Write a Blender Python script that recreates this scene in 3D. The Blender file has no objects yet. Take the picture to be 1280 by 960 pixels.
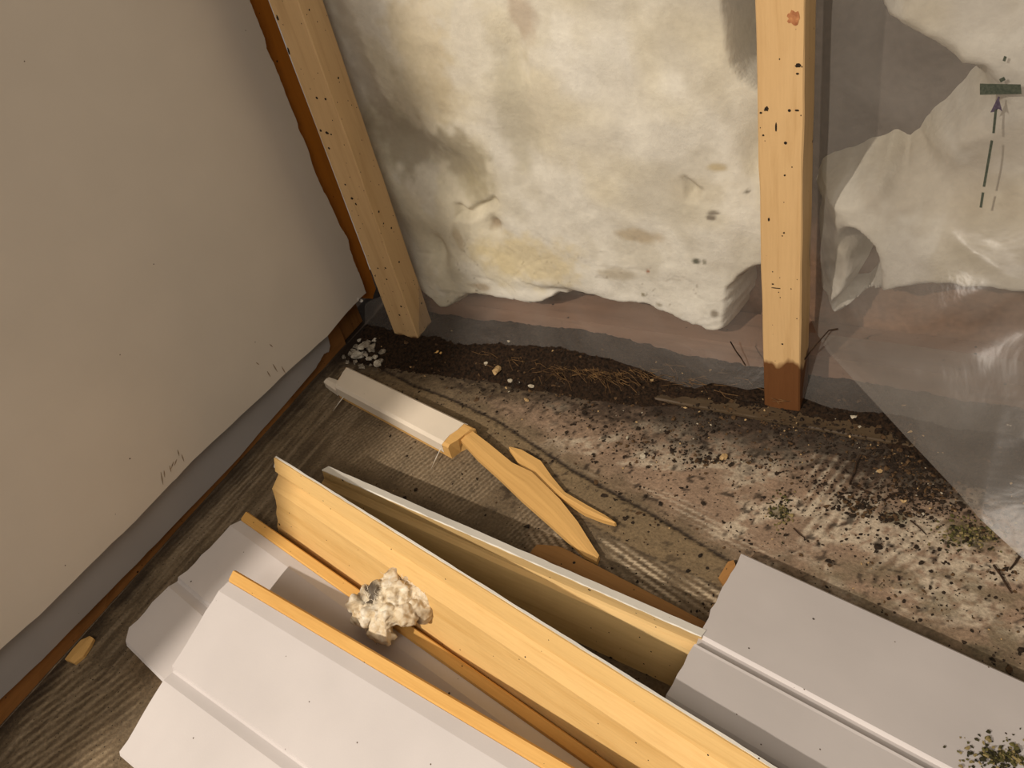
import bpy, bmesh, math, random
import numpy as np
from mathutils import Vector, Matrix
random.seed(7)
rng = np.random.default_rng(7)
SC = bpy.context.scene
COL = SC.collection

# ------------------------------------------------------------------ camera
R = np.array([[0.8685244776, -0.1669070631, 0.4666982581],
              [0.4514271152, 0.6551465966, -0.6058023577],
              [-0.2046430831, 0.7368344246, 0.6443572296]])
CP = np.array([0.0, 0.0, 0.83])
FPX = 1080.0
cam_d = bpy.data.cameras.new('camera')
cam = bpy.data.objects.new('camera', cam_d)
COL.objects.link(cam)
cam_d.sensor_width = 36.0
cam_d.lens = 36.0 * FPX / 1280.0
cam_d.clip_start = 0.01
M4 = Matrix(R.tolist()).to_4x4()
M4.translation = Vector(CP)
cam.matrix_world = M4
SC.camera = cam

# ------------------------------------------------------------------ light
vs = SC.view_settings
vs.view_transform = 'Standard'
vs.look = 'None'
vs.gamma = 1.0
vs.use_curve_mapping = False
vs.exposure = 0.0
w = bpy.data.worlds.new('world')
SC.world = w
w.use_nodes = True
w.node_tree.nodes['Background'].inputs[0].default_value = (1.0, 0.89, 0.78, 1)
w.node_tree.nodes['Background'].inputs[1].default_value = 0.22

def aim(o, tgt):
    d = Vector(tgt) - o.location
    o.rotation_euler = d.to_track_quat('-Z', 'Y').to_euler()

ld = bpy.data.lights.new('room_lamp', 'POINT')
ld.energy = 300.0
ld.color = (1.0, 0.89, 0.77)
ld.shadow_soft_size = 0.022
lo = bpy.data.objects.new('room_lamp', ld)
lo.location = (-1.0, -1.5, 2.05)
COL.objects.link(lo)
ad = bpy.data.lights.new('fill_light', 'AREA')  # added soft fill for the shaded left wall, not a fixture of the room
ad.shape = 'RECTANGLE'
ad.size = 1.2
ad.size_y = 0.9
ad.energy = 25.0
ad.color = (1.0, 0.90, 0.79)
ao = bpy.data.objects.new('fill_light', ad)
ao.location = (0.35, -1.3, 2.2)
COL.objects.link(ao)
aim(ao, (-0.4, 0.5, 0.1))

# ------------------------------------------------------------------ measuring
def ray(p):
    v = R @ np.array([p[0] - 640.0, -(p[1] - 480.0), -FPX])
    return v
def on(p, ax, v):
    r = ray(p)
    return CP + r * ((v - CP[ax]) / r[ax])
def fl(x, y, z=0.0):
    return on((x, y), 2, z)
def onplane(p, p0, n):
    r = ray(p)
    return CP + r * (np.dot(p0 - CP, n) / np.dot(r, n))

# ------------------------------------------------------------------ numpy noise
def _hash(ix, iy, seed):
    h = (ix.astype(np.int64) * 374761393 + iy.astype(np.int64) * 668265263 + seed * 1442695041) & 0x7fffffff
    h = ((h ^ (h >> 13)) * 1274126177) & 0x7fffffff
    return ((h ^ (h >> 16)) & 0xffff) / 65535.0
def vnoise(x, y, seed=0):
    x = np.asarray(x, float); y = np.asarray(y, float)
    ix = np.floor(x); iy = np.floor(y)
    fx = x - ix; fy = y - iy
    fx = fx * fx * (3 - 2 * fx); fy = fy * fy * (3 - 2 * fy)
    a = _hash(ix, iy, seed); b = _hash(ix + 1, iy, seed)
    c = _hash(ix, iy + 1, seed); d = _hash(ix + 1, iy + 1, seed)
    return (a * (1 - fx) + b * fx) * (1 - fy) + (c * (1 - fx) + d * fx) * fy
def fbm(x, y, seed=0, oct=4):
    s = 0; a = 0.5; t = 0
    for k in range(oct):
        s = s + a * vnoise(np.asarray(x) * 2 ** k + 17.3 * k, np.asarray(y) * 2 ** k + 9.1 * k, seed + k)
        t += a; a *= 0.5
    return s / t
def sstep(a, b, x):
    t = np.clip((x - a) / (b - a), 0, 1)
    return t * t * (3 - 2 * t)
def sdf_poly(X, Y, poly):
    """signed distance, positive inside"""
    P = np.array(poly, float); n = len(P)
    d = np.full(X.shape, 1e9); inside = np.zeros(X.shape, bool)
    for i in range(n):
        a = P[i]; b = P[(i + 1) % n]
        ex, ey = b - a
        t = np.clip(((X - a[0]) * ex + (Y - a[1]) * ey) / (ex * ex + ey * ey + 1e-12), 0, 1)
        d = np.minimum(d, np.hypot(X - a[0] - t * ex, Y - a[1] - t * ey))
        c = ((a[1] > Y) != (b[1] > Y)) & (X < (b[0] - a[0]) * (Y - a[1]) / (b[1] - a[1] + 1e-12) + a[0])
        inside ^= c
    return np.where(inside, d, -d)
def polyline_dist(X, Y, pts):
    P = np.array(pts, float); d = np.full(X.shape, 1e9)
    for i in range(len(P) - 1):
        a = P[i]; e = P[i + 1] - a
        t = np.clip(((X - a[0]) * e[0] + (Y - a[1]) * e[1]) / (e @ e + 1e-12), 0, 1)
        d = np.minimum(d, np.hypot(X - a[0] - t * e[0], Y - a[1] - t * e[1]))
    return d

# ------------------------------------------------------------------ materials
def srgb(r, g, b):
    f = lambda c: (c / 255 / 12.92) if c / 255 <= 0.04045 else ((c / 255 + 0.055) / 1.055) ** 2.4
    return (f(r), f(g), f(b), 1.0)

class NT:
    def __init__(s, name):
        s.m = bpy.data.materials.new(name); s.m.use_nodes = True
        s.t = s.m.node_tree; s.b = s.t.nodes['Principled BSDF']
        s.out = s.t.nodes['Material Output']
    def n(s, typ, **k):
        o = s.t.nodes.new(typ)
        for a, v in k.items(): setattr(o, a, v)
        return o
    def l(s, a, b): s.t.links.new(a, b)
    def coords(s, kind='UV', scale=(1, 1, 1), rot=(0, 0, 0)):
        tc = s.n('ShaderNodeTexCoord'); mp = s.n('ShaderNodeMapping')
        mp.inputs['Scale'].default_value = scale; mp.inputs['Rotation'].default_value = rot
        s.l(tc.outputs[kind], mp.inputs['Vector']); return mp.outputs[0]
    def noise(s, vec, scale=5, detail=4, rough=0.55, dist=0.0):
        o = s.n('ShaderNodeTexNoise'); o.inputs['Scale'].default_value = scale
        o.inputs['Detail'].default_value = detail; o.inputs['Roughness'].default_value = rough
        o.inputs['Distortion'].default_value = dist
        s.l(vec, o.inputs['Vector']); return o.outputs['Fac']
    def ramp(s, fac, stops):
        o = s.n('ShaderNodeValToRGB'); e = o.color_ramp.elements
        while len(e) > 1: e.remove(e[-1])
        e[0].position = stops[0][0]; e[0].color = stops[0][1]
        for p, c in stops[1:]:
            q = e.new(p); q.color = c
        s.l(fac, o.inputs[0]); return o.outputs[0]
    def mix(s, fac, a, b, blend='MIX'):
        o = s.n('ShaderNodeMix', data_type='RGBA', blend_type=blend)
        for sock, v in ((o.inputs[0], fac), (o.inputs[6], a), (o.inputs[7], b)):
            if hasattr(v, 'is_output'): s.l(v, sock)
            else: sock.default_value = v
        return o.outputs[2]
    def bump(s, h, strength=0.3, dist=0.001, nrm=None):
        o = s.n('ShaderNodeBump'); o.inputs['Strength'].default_value = strength
        o.inputs['Distance'].default_value = dist; s.l(h, o.inputs['Height'])
        if nrm: s.l(nrm, o.inputs['Normal'])
        return o.outputs[0]
    def specks(s, vec, scale, thr, keep=0.5):
        """1 inside small scattered spots"""
        v = s.n('ShaderNodeTexVoronoi'); v.inputs['Scale'].default_value = scale
        s.l(vec, v.inputs['Vector'])
        a = s.n('ShaderNodeMath', operation='LESS_THAN'); s.l(v.outputs['Distance'], a.inputs[0]); a.inputs[1].default_value = thr
        sp = s.n('ShaderNodeSeparateColor'); s.l(v.outputs['Color'], sp.inputs[0])
        b = s.n('ShaderNodeMath', operation='LESS_THAN'); s.l(sp.outputs[0], b.inputs[0]); b.inputs[1].default_value = keep
        c = s.n('ShaderNodeMath', operation='MULTIPLY'); s.l(a.outputs[0], c.inputs[0]); s.l(b.outputs[0], c.inputs[1])
        return c.outputs[0]

def wood_mat(name, light, dark, deep=None, rough=0.62, grain=1.0, speck=0.35, spk=(0.012, 0.007, 0.004, 1), fuzz=0.25, wet=None):
    t = NT(name)
    g1 = t.noise(t.coords('UV', (5, 70 * grain, 5)), 1.0, 5, 0.6, 0.6)
    g2 = t.noise(t.coords('UV', (22, 420, 22)), 1.0, 3, 0.6)
    g3 = t.noise(t.coords('UV', (4, 9, 4)), 1.0, 3, 0.5)
    c = t.ramp(g1, [(0.28, dark), (0.5, light), (0.75, tuple(min(1, v * 1.06) for v in light[:3]) + (1,))])
    c = t.mix(fuzz, c, t.ramp(g2, [(0.3, tuple(v * 0.72 for v in dark[:3]) + (1,)), (0.6, light)]))
    c = t.mix(0.35, c, t.ramp(g3, [(0.35, deep or dark), (0.65, light)]))
    if speck > 0:
        c = t.mix(t.specks(t.coords('UV', (1, 1, 1)), 55, 0.10, speck), c, spk)
        c = t.mix(t.specks(t.coords('UV', (1, 1.3, 1)), 140, 0.13, speck * 0.5), c, spk)
    if wet:
        tc = t.n('ShaderNodeTexCoord'); sx = t.n('ShaderNodeSeparateXYZ'); t.l(tc.outputs['Object'], sx.inputs[0])
        nn = t.noise(t.coords('Object', (30, 30, 12)), 1.0, 3, 0.5)
        ma = t.n('ShaderNodeMath', operation='MULTIPLY_ADD'); t.l(nn, ma.inputs[0]); ma.inputs[1].default_value = -0.075; t.l(sx.outputs[2], ma.inputs[2])
        f = t.n('ShaderNodeMapRange'); t.l(ma.outputs[0], f.inputs[0])
        f.inputs[1].default_value = wet - 0.004; f.inputs[2].default_value = wet + 0.004
        f.inputs[3].default_value = 1.0; f.inputs[4].default_value = 0.0
        c = t.mix(f.outputs[0], c, t.mix(1.0, c, srgb(128, 100, 80), 'MULTIPLY'))
    t.l(c, t.b.inputs['Base Color'])
    t.b.inputs['Roughness'].default_value = rough
    t.b.inputs['Specular IOR Level'].default_value = 0.3
    t.l(t.bump(g2, 0.35, 0.0006, t.bump(g1, 0.25, 0.001)), t.b.inputs['Normal'])
    return t.m

def paint_mat(name, base, speck=0.12, rough=0.5, var=0.05, kind='UV', scuff=False):
    t = NT(name)
    n1 = t.noise(t.coords(kind, (9, 9, 9)), 1.0, 3, 0.5)
    n2 = t.noise(t.coords(kind, (500, 500, 500)), 1.0, 2, 0.5)
    lo_ = tuple(v * (1 - var) for v in base[:3]) + (1,)
    hi_ = tuple(min(1, v * (1 + var)) for v in base[:3]) + (1,)
    c = t.ramp(n1, [(0.3, lo_), (0.7, hi_)])
    if speck:
        c = t.mix(t.specks(t.coords(kind, (1, 1, 1)), 45, 0.06, speck), c, (0.05, 0.035, 0.025, 1))
        c = t.mix(t.specks(t.coords(kind, (1, 1, 1)), 110, 0.09, speck * 0.5), c, (0.10, 0.07, 0.05, 1))
    t.l(c, t.b.inputs['Base Color'])
    t.b.inputs['Roughness'].default_value = rough
    t.b.inputs['Specular IOR Level'].default_value = 0.35
    t.l(t.bump(n2, 0.12, 0.0004), t.b.inputs['Normal'])
    return t.m

def attr_mat(name, attr='Col', rough=0.9, bscale=300, bstr=0.5, bdist=0.001, var=0.25, spec=0.2, kind='Object', fleck=None):
    t = NT(name)
    a = t.n('ShaderNodeAttribute'); a.attribute_name = attr
    n1 = t.noise(t.coords(kind), bscale, 4, 0.6)
    n2 = t.noise(t.coords(kind), bscale * 0.25, 4, 0.6)
    c = t.mix(1.0, a.outputs['Color'], t.ramp(n1, [(0.3, (1 - var,) * 3 + (1,)), (0.7, (1 + var * 0.5,) * 3 + (1,))]), 'MULTIPLY')
    if fleck:
        c = t.mix(t.specks(t.coords(kind), 260, 0.22, 0.12), c, fleck)
    t.l(c, t.b.inputs['Base Color'])
    t.b.inputs['Roughness'].default_value = rough
    t.b.inputs['Specular IOR Level'].default_value = spec
    t.l(t.bump(n1, bstr, bdist, t.bump(n2, bstr, bdist * 2)), t.b.inputs['Normal'])
    return t.m

def flat_mat(name, c1, c2, scale=200, rough=0.85, bstr=0.5, bdist=0.001, spec=0.25):
    t = NT(name)
    n1 = t.noise(t.coords('Object'), scale, 4, 0.6)
    t.l(t.ramp(n1, [(0.35, c1), (0.65, c2)]), t.b.inputs['Base Color'])
    t.b.inputs['Roughness'].default_value = rough
    t.b.inputs['Specular IOR Level'].default_value = spec
    t.l(t.bump(n1, bstr, bdist), t.b.inputs['Normal'])
    return t.m

def plastic_mat(name, clear=0.55, rgh=0.34, base=0.03, tint=(0.38, 0.345, 0.31, 1)):
    t = NT(name)
    t.t.nodes.remove(t.b)
    tr = t.n('ShaderNodeBsdfTransparent'); tr.inputs[0].default_value = (0.96, 0.955, 0.94, 1)
    df = t.n('ShaderNodeBsdfDiffuse'); df.inputs[0].default_value = tint
    tl = t.n('ShaderNodeBsdfTranslucent'); tl.inputs[0].default_value = tint
    gl = t.n('ShaderNodeBsdfGlossy'); gl.inputs['Roughness'].default_value = rgh; gl.inputs[0].default_value = (1, 1, 1, 1)
    n1 = t.noise(t.coords('Object', (1, 1, 1)), 9, 4, 0.55, 0.8)
    n2 = t.noise(t.coords('Object', (1, 1, 1)), 45, 3, 0.55, 0.5)
    bp = t.bump(n2, 0.12, 0.003, t.bump(n1, 0.35, 0.012))
    for o in (gl, df): t.l(bp, o.inputs['Normal'])
    m1 = t.n('ShaderNodeMixShader'); m1.inputs[0].default_value = 0.35
    t.l(df.outputs[0], m1.inputs[1]); t.l(tl.outputs[0], m1.inputs[2])
    m2 = t.n('ShaderNodeMixShader')
    mr = t.n('ShaderNodeMapRange'); t.l(n1, mr.inputs[0])
    mr.inputs[1].default_value = 0.3; mr.inputs[2].default_value = 0.7
    mr.inputs[3].default_value = clear - 0.08; mr.inputs[4].default_value = clear + 0.08
    t.l(mr.outputs[0], m2.inputs[0]); t.l(m1.outputs[0], m2.inputs[1]); t.l(tr.outputs[0], m2.inputs[2])
    lw = t.n('ShaderNodeLayerWeight'); lw.inputs[0].default_value = 0.5; t.l(bp, lw.inputs['Normal'])
    pw = t.n('ShaderNodeMath', operation='POWER'); t.l(lw.outputs['Facing'], pw.inputs[0]); pw.inputs[1].default_value = 4.0
    fr = t.n('ShaderNodeMath', operation='MULTIPLY_ADD'); t.l(pw.outputs[0], fr.inputs[0]); fr.inputs[1].default_value = 0.35; fr.inputs[2].default_value = base
    m3 = t.n('ShaderNodeMixShader'); t.l(fr.outputs[0], m3.inputs[0])
    t.l(m2.outputs[0], m3.inputs[1]); t.l(gl.outputs[0], m3.inputs[2])
    t.l(m3.outputs[0], t.out.inputs[0])
    return t.m

WOOD_PALE = wood_mat('raw_pine_pale', srgb(216, 180, 118), srgb(194, 154, 90), srgb(202, 162, 100), speck=0.10)
WOOD_TAN = wood_mat('raw_pine_tan', srgb(206, 176, 122), srgb(184, 150, 96), srgb(190, 156, 102), speck=0.16)
WOOD_EDGE = wood_mat('raw_pine_edge', srgb(214, 168, 96), srgb(190, 140, 70), srgb(200, 150, 80), speck=0.2)
WOOD_SPLIT = wood_mat('split_pine', srgb(206, 164, 100), srgb(182, 136, 74), srgb(192, 148, 84), speck=0.06, fuzz=0.35)
WOOD_DULL = wood_mat('dull_pine', srgb(164, 120, 68), srgb(132, 92, 48), srgb(120, 84, 44), speck=0.1)
WOOD_STUD = wood_mat('stud_pine', srgb(200, 166, 118), srgb(180, 144, 96), srgb(188, 152, 102), speck=0.22, fuzz=0.18, wet=0.042)
WOOD_STUD2 = wood_mat('stud_pine_mouldy', srgb(196, 164, 120), srgb(174, 142, 98), srgb(180, 146, 100), speck=0.55, fuzz=0.18, wet=-0.02)
WOOD_BROWN = wood_mat('damp_sole_plate', srgb(150, 102, 54), srgb(104, 68, 34), srgb(76, 46, 24), speck=0.4, fuzz=0.3)
WOOD_ORANGE = wood_mat('orange_fibreboard', srgb(178, 110, 34), srgb(160, 96, 28), srgb(166, 100, 30), speck=0.05, fuzz=0.12)
PAINT = paint_mat('grey_paint', srgb(194, 188, 185))
PAINT_W = paint_mat('old_white_paint', srgb(214, 202, 184), speck=0.05, var=0.08)
PAINT_BAND = paint_mat('worn_white_paint', srgb(212, 208, 198), speck=0.1, var=0.12)
PAINT_WALL = paint_mat('wall_paint', srgb(204, 194, 180), speck=0.02, var=0.03, rough=0.6)
GREY_BOARD = paint_mat('grey_backing_paint', srgb(150, 146, 144), speck=0.06, var=0.06)
GYPSUM = flat_mat('broken_gypsum', srgb(208, 202, 192), srgb(232, 228, 220), 300)
PLAST = plastic_mat('vapour_barrier_plastic', 0.80, 0.34, 0.020)
PLAST2 = plastic_mat('loose_plastic', 0.62, 0.36, 0.02, (0.34, 0.31, 0.275, 1))

# ------------------------------------------------------------------ object helpers
def mesh_obj(name, verts, faces, mats, parent=None, uv=None, fm=None, smooth=False, col=None):
    me = bpy.data.meshes.new(name)
    me.from_pydata([tuple(map(float, v)) for v in verts], [], faces)
    for m in (mats if isinstance(mats, (list, tuple)) else [mats]): me.materials.append(m)
    if fm is not None: me.polygons.foreach_set('material_index', fm)
    if uv is not None:
        l = me.uv_layers.new(name='UVMap')
        idx = np.zeros(len(me.loops), int); me.loops.foreach_get('vertex_index', idx)
        l.data.foreach_set('uv', np.asarray(uv, float)[idx].ravel())
    if col is not None:
        a = me.color_attributes.new('Col', 'FLOAT_COLOR', 'POINT')
        c4 = np.ones((len(verts), 4)); c4[:, :3] = col
        a.data.foreach_set('color', c4.ravel())
    if smooth: me.polygons.foreach_set('use_smooth', [True] * len(me.polygons))
    me.update()
    o = bpy.data.objects.new(name, me); COL.objects.link(o)
    if parent: o.parent = parent
    return o
def tag(o, label, cat, group=None, kind=None):
    o['label'] = label
    if cat: o['category'] = cat
    if group: o['group'] = group
    if kind: o['kind'] = kind
    return o
def struct(o, label=None):
    o['kind'] = 'structure'
    if label: o['label'] = label
    return o
def empty(name, loc):
    o = bpy.data.objects.new(name, None); COL.objects.link(o); o.location = tuple(map(float, loc))
    o.empty_display_size = 0.02
    return o
def rebase(o, root):
    """parent a world-space mesh to an empty keeping its place"""
    o.parent = root
    o.matrix_parent_inverse = Matrix.Translation(-Vector(root.location))
    return o

def grid_faces(nu, nv, off=0, closed_v=False):
    f = []
    for i in range(nu - 1):
        for j in range(nv if closed_v else nv - 1):
            a = off + i * nv + j; b = off + i * nv + (j + 1) % nv
            f.append((a, a + nv, b + nv, b) if not closed_v else (a, b, b + nv, a + nv))
    return f

def sweep(name, A, B, section, mats, seg_mat=None, nseg=40, rag=(0.002, 0.002), end0=None, end1=None, parent=None, seed=0, wob=0.0003, sw=None):
    """loft: A(t,n)->frame. A = (A0, A1) is the s=0 edge from left to right end, B the s=1 edge.
    section: closed list of (s metres, n metres). mats list; seg_mat gives the material per section segment."""
    A0, A1 = np.array(A[0], float), np.array(A[1], float); B0, B1 = np.array(B[0], float), np.array(B[1], float)
    # refine the section
    sec = []; sm = []
    n = len(section)
    for i in range(n):
        a = np.array(section[i]); b = np.array(section[(i + 1) % n])
        k = max(1, int(np.linalg.norm(b - a) / 0.012))
        for q in range(k):
            sec.append(a + (b - a) * q / k); sm.append(seg_mat[i] if seg_mat else 0)
    ns = len(sec)
    L = np.linalg.norm(A1 - A0)
    W = 0.5 * (np.linalg.norm(B0 - A0) + np.linalg.norm(B1 - A1))
    Wsec = sw or max(s for s, _ in section)
    verts = []; uv = []
    per = np.cumsum([0] + [np.linalg.norm(sec[(i + 1) % ns] - sec[i]) for i in range(ns)])
    for i in range(nseg + 1):
        t = i / nseg
        P = A0 + (A1 - A0) * t; Q = B0 + (B1 - B0) * t
        d = (A1 - A0) * (1 - t) + (B1 - B0) * t; d = d / np.linalg.norm(d)
        sdir = (Q - P) / np.linalg.norm(Q - P)
        nn = np.cross(sdir, d); nn /= np.linalg.norm(nn)
        if nn[2] < 0: nn = -nn
        k = np.linalg.norm(Q - P) / Wsec
        for j, (s, h) in enumerate(sec):
            off = 0.0
            if i == 0:
                off = rag[0] * (2 * float(fbm(s * 160, seed * 3.7 + h * 60, seed)) - 1) * 2
                if end0: off += end0(s)
            if i == nseg:
                off = rag[1] * (2 * float(fbm(s * 160, seed * 5.7 + h * 60, seed + 9)) - 1) * 2
                if end1: off += end1(s)
            wv = wob * (2 * float(fbm(t * L * 60, j * 7.3, seed)) - 1)
            verts.append(P + sdir * s * k + nn * (h + wv) + d * off)
            uv.append((t * L + off + seed * 1.37, per[j] + seed * 0.731))
    faces = grid_faces(nseg + 1, ns, closed_v=True)
    fm = [sm[j] for i in range(nseg) for j in range(ns)]
    e0 = tuple(range(ns)); e1 = tuple(reversed(range(nseg * ns, nseg * ns + ns)))
    faces += [e0, e1]; fm += [0, 0]
    o = mesh_obj(name, verts, faces, mats, parent, uv, fm)
    bm = bmesh.new(); bm.from_mesh(o.data); bmesh.ops.recalc_face_normals(bm, faces=bm.faces)
    bmesh.ops.triangulate(bm, faces=[f for f in bm.faces if len(f.verts) > 4]); bm.to_mesh(o.data); bm.free()
    return o

def lump(name, loc, size, mat, seed=0, sub=2, rough=0.35, rot=None, col=None, smooth=False):
    bm = bmesh.new(); bmesh.ops.create_icosphere(bm, subdivisions=sub, radius=1.0)
    r = random.Random(seed); ph = [r.uniform(0, 50) for _ in range(3)]
    rm = Matrix.Rotation(r.uniform(0, 6.28), 3, 'Z') @ Matrix.Rotation(r.uniform(-.5, .5), 3, 'X')
    for v in bm.verts:
        c = v.co
        k = 1 + rough * (2 * float(fbm(c.x * 1.6 + ph[0] + c.z * .8, c.y * 1.6 + ph[1] + c.z * 1.3, seed, 3)) - 1)
        v.co = rm @ Vector((c.x * k * size[0], c.y * k * size[1], c.z * k * size[2]))
    zmin = min(v.co.z for v in bm.verts)
    for v in bm.verts: v.co.z -= zmin
    me = bpy.data.meshes.new(name); bm.to_mesh(me); bm.free(); me.materials.append(mat)
    if smooth: me.polygons.foreach_set('use_smooth', [True] * len(me.polygons))
    o = bpy.data.objects.new(name, me); o.location = tuple(map(float, loc)); COL.objects.link(o)
    return o

def tube(name, pts, radii, mat, sides=6):
    P = [np.array(p, float) for p in pts]; verts = []; n = len(P)
    for i, p in enumerate(P):
        d = P[min(i + 1, n - 1)] - P[max(i - 1, 0)]; d /= np.linalg.norm(d) + 1e-9
        a = np.cross(d, [0.1, 0.2, 1.0]); a /= np.linalg.norm(a); b = np.cross(d, a)
        for k in range(sides):
            th = 2 * math.pi * k / sides
            verts.append(p + radii[i] * (a * math.cos(th) + b * math.sin(th)))
    faces = grid_faces(n, sides, closed_v=True) + [tuple(range(sides)), tuple(reversed(range((n - 1) * sides, n * sides)))]
    return mesh_obj(name, verts, faces, mat, smooth=True)

# ================================================================== THE ROOM
XL = -0.925      # face of the left wall's framing
YS = 0.824       # front of the studs
YP = 0.870       # plastic sheet
YB = 0.965       # sheathing behind the insulation

# ---- floor
xs = np.concatenate([np.linspace(-1.6, -1.0, 8), np.arange(-0.96, 0.34, 0.0026), np.linspace(0.36, 1.4, 12)])
ys = np.concatenate([np.linspace(-2.2, -0.05, 16), np.arange(0.0, 0.90, 0.0026), np.linspace(0.91, 1.0, 4)])
GX, GY = np.meshgrid(xs, ys, indexing='ij')
def W2(px, py):
    p = fl(px, py); return (p[0], p[1])
def wpoly(pts): return [W2(*p) for p in pts]
def lin(c): return np.array(srgb(*c)[:3])
n_big = fbm(GX * 9, GY * 9, 3); n_mid = fbm(GX * 40, GY * 40, 5); n_fin = fbm(GX * 190, GY * 190, 8, 3)
# the floor is dull brown board with glue and plaster residue
colr = lin((112, 96, 74))[None, None] * (0.60 + 0.55 * n_mid[..., None]) * (0.85 + 0.3 * n_big[..., None])
streakY = fbm(GX * 210, GY * 14, 21, 3)            # brushed along the wall
streakX = fbm(GX * 22 + GY * 6, GY * 200, 22, 3)
def blend(c, m, colour):
    return c * (1 - m[..., None]) + np.asarray(colour)[None, None] * m[..., None] if np.ndim(colour) == 1 else c * (1 - m[..., None]) + colour * m[..., None]
wh = lin((184, 170, 148)); pinkish = lin((146, 122, 102)); brown = lin((84, 64, 44)); dark = lin((34, 24, 16)); grey = lin((128, 114, 94))
# left strip beside the wall: grey scraped streaks
m = sstep(-0.74, -0.86, GX) * 0.8
colr = blend(colr, m * sstep(0.5, 0.75, streakY), lin((134, 118, 96)))
colr = blend(colr, m * sstep(0.52, 0.3, streakY) * 0.6, lin((62, 48, 34)))
# pinkish right-hand zone
pz = sdf_poly(GX, GY, wpoly([(600, 500), (840, 490), (1060, 530), (1500, 640), (1600, 900), (1280, 830), (930, 700), (780, 610)]))
mR = sstep(-0.02, 0.03, pz + 0.03 * (n_mid - 0.5))
colr = blend(colr, mR * 0.75, pinkish[None, None] * (0.75 + 0.5 * n_mid[..., None]))
# white plaster residue blotches on the right
bl = fbm(GX * 13 + GY * 8, GY * 30 - GX * 12, 31, 4)
fine = fbm(GX * 150, GY * 170, 33, 3)
mW = mR * sstep(0.45, 0.6, bl) * sstep(0.30, 0.56, fine)
colr = blend(colr, mW * 0.8, wh)
# comb marks
def comb(poly, p0, p1, period, strength, colour, duty=0.1, seed=0, soft=0.012, jit=0.3):
    global colr
    a = np.array(W2(*p0)); b = np.array(W2(*p1)); d = (b - a) / np.linalg.norm(b - a)
    u = -(GX - a[0]) * d[1] + (GY - a[1]) * d[0]; v = (GX - a[0]) * d[0] + (GY - a[1]) * d[1]
    ph = u / period + jit * 2 * (fbm(v * 12, u * 30, seed + 50, 2) - 0.5)
    s = 0.5 + 0.5 * np.sin(2 * math.pi * ph)
    brk = sstep(0.30, 0.50, fbm(v * 12, u * 26, seed + 60, 3))
    mask = sstep(0, soft, sdf_poly(GX, GY, wpoly(poly)) + 0.012 * (n_mid - 0.5))
    colr = blend(colr, mask * sstep(0.45 + duty, 0.8 + duty * 0.5, s) * brk * strength, colour)
    colr = blend(colr, mask * sstep(0.5, 0.1, s) * 0.45 * strength, brown)
comb([(400, 500), (520, 500), (600, 560), (700, 640), (700, 720), (560, 640), (410, 570)], (480, 640), (600, 540), 0.0062, 0.32, lin((176, 158, 132)), seed=1, jit=0.6)
comb([(640, 660), (700, 660), (780, 710), (860, 790), (700, 740)], (680, 650), (760, 760), 0.0088, 0.85, lin((178, 160, 134)), seed=2, jit=0.14)
comb([(735, 665), (800, 680), (905, 735), (920, 790), (800, 740)], (740, 680), (860, 765), 0.0095, 0.95, lin((192, 174, 146)), seed=3, jit=0.14)
comb([(1010, 560), (1120, 560), (1110, 650), (990, 690)], (1030, 660), (1090, 580), 0.0120, 0.75, wh, seed=4)
comb([(1120, 640), (1200, 640), (1180, 720), (1060, 720)], (1080, 710), (1170, 640), 0.0125, 0.6, wh, seed=5)
comb([(690, 570), (860, 620), (990, 700), (900, 690), (760, 620)], (700, 580), (900, 680), 0.0075, 0.55, wh, seed=6, jit=0.5)
comb([(40, 790), (190, 850), (150, 960), (0, 1010)], (60, 930), (170, 850), 0.011, 0.5, lin((158, 140, 112)), seed=7, jit=0.5)
comb([(190, 660), (330, 560), (330, 600), (230, 700)], (220, 690), (320, 590), 0.008, 0.5, lin((150, 134, 112)), seed=8)
# grey smooth batten let into the floor, with dirty joints
jA = [(478, 462), (520, 483), (560, 497), (620, 525), (672, 559), (717, 589), (792, 630), (837, 656), (916, 704), (1040, 790)]
jB = [(430, 470), (520, 520), (590, 562), (660, 606), (722, 646), (800, 690), (891, 730), (1000, 810)]
mb = sstep(-0.001, 0.002, sdf_poly(GX, GY, wpoly(jA + jB[::-1])))
colr = blend(colr, mb * 0.85, lin((118, 100, 74))[None, None] * (0.75 + 0.5 * streakX[..., None]))
for j, wd, st in ((jA, 0.0035, 0.95), (jB, 0.0018, 0.6)):
    dj = polyline_dist(GX, GY, wpoly(j))
    colr = blend(colr, sstep(wd, wd * 0.3, dj + 0.004 * (n_fin - 0.5)) * st, dark)
djA = polyline_dist(GX, GY, wpoly(jA))
# grey-green weathered zone beyond the right board
gz = sdf_poly(GX, GY, wpoly([(960, 690), (1150, 700), (1400, 760), (1500, 1000), (1250, 870)]))
colr = blend(colr, sstep(-0.01, 0.02, gz) * 0.6 * sstep(0.35, 0.6, fbm(GX * 30, GY * 60, 71)), lin((104, 94, 72)))
# dirt: heavy at the back wall
yb = 0.750 + 0.05 * (fbm(GX * 12, GY * 0 + 3, 80) - 0.5) + 0.03 * sstep(-0.3, -0.7, GX)
dd = sstep(-0.075, 0.03, (GY - yb) + 0.09 * (fine - 0.5) + 0.06 * (n_mid - 0.5))
colr = blend(colr, dd * 0.92, dark[None, None] * (0.7 + 0.9 * n_fin[..., None]))
sp = sstep(0.67, 0.74, fbm(GX * 120, GY * 120, 91, 3)) * sstep(0.42, 0.66, GY) * sstep(-0.75, -0.45, GX)
colr = blend(colr, sp * 0.8, dark)
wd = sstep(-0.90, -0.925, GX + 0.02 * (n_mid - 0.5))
colr = blend(colr, wd * 0.7, dark)
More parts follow.
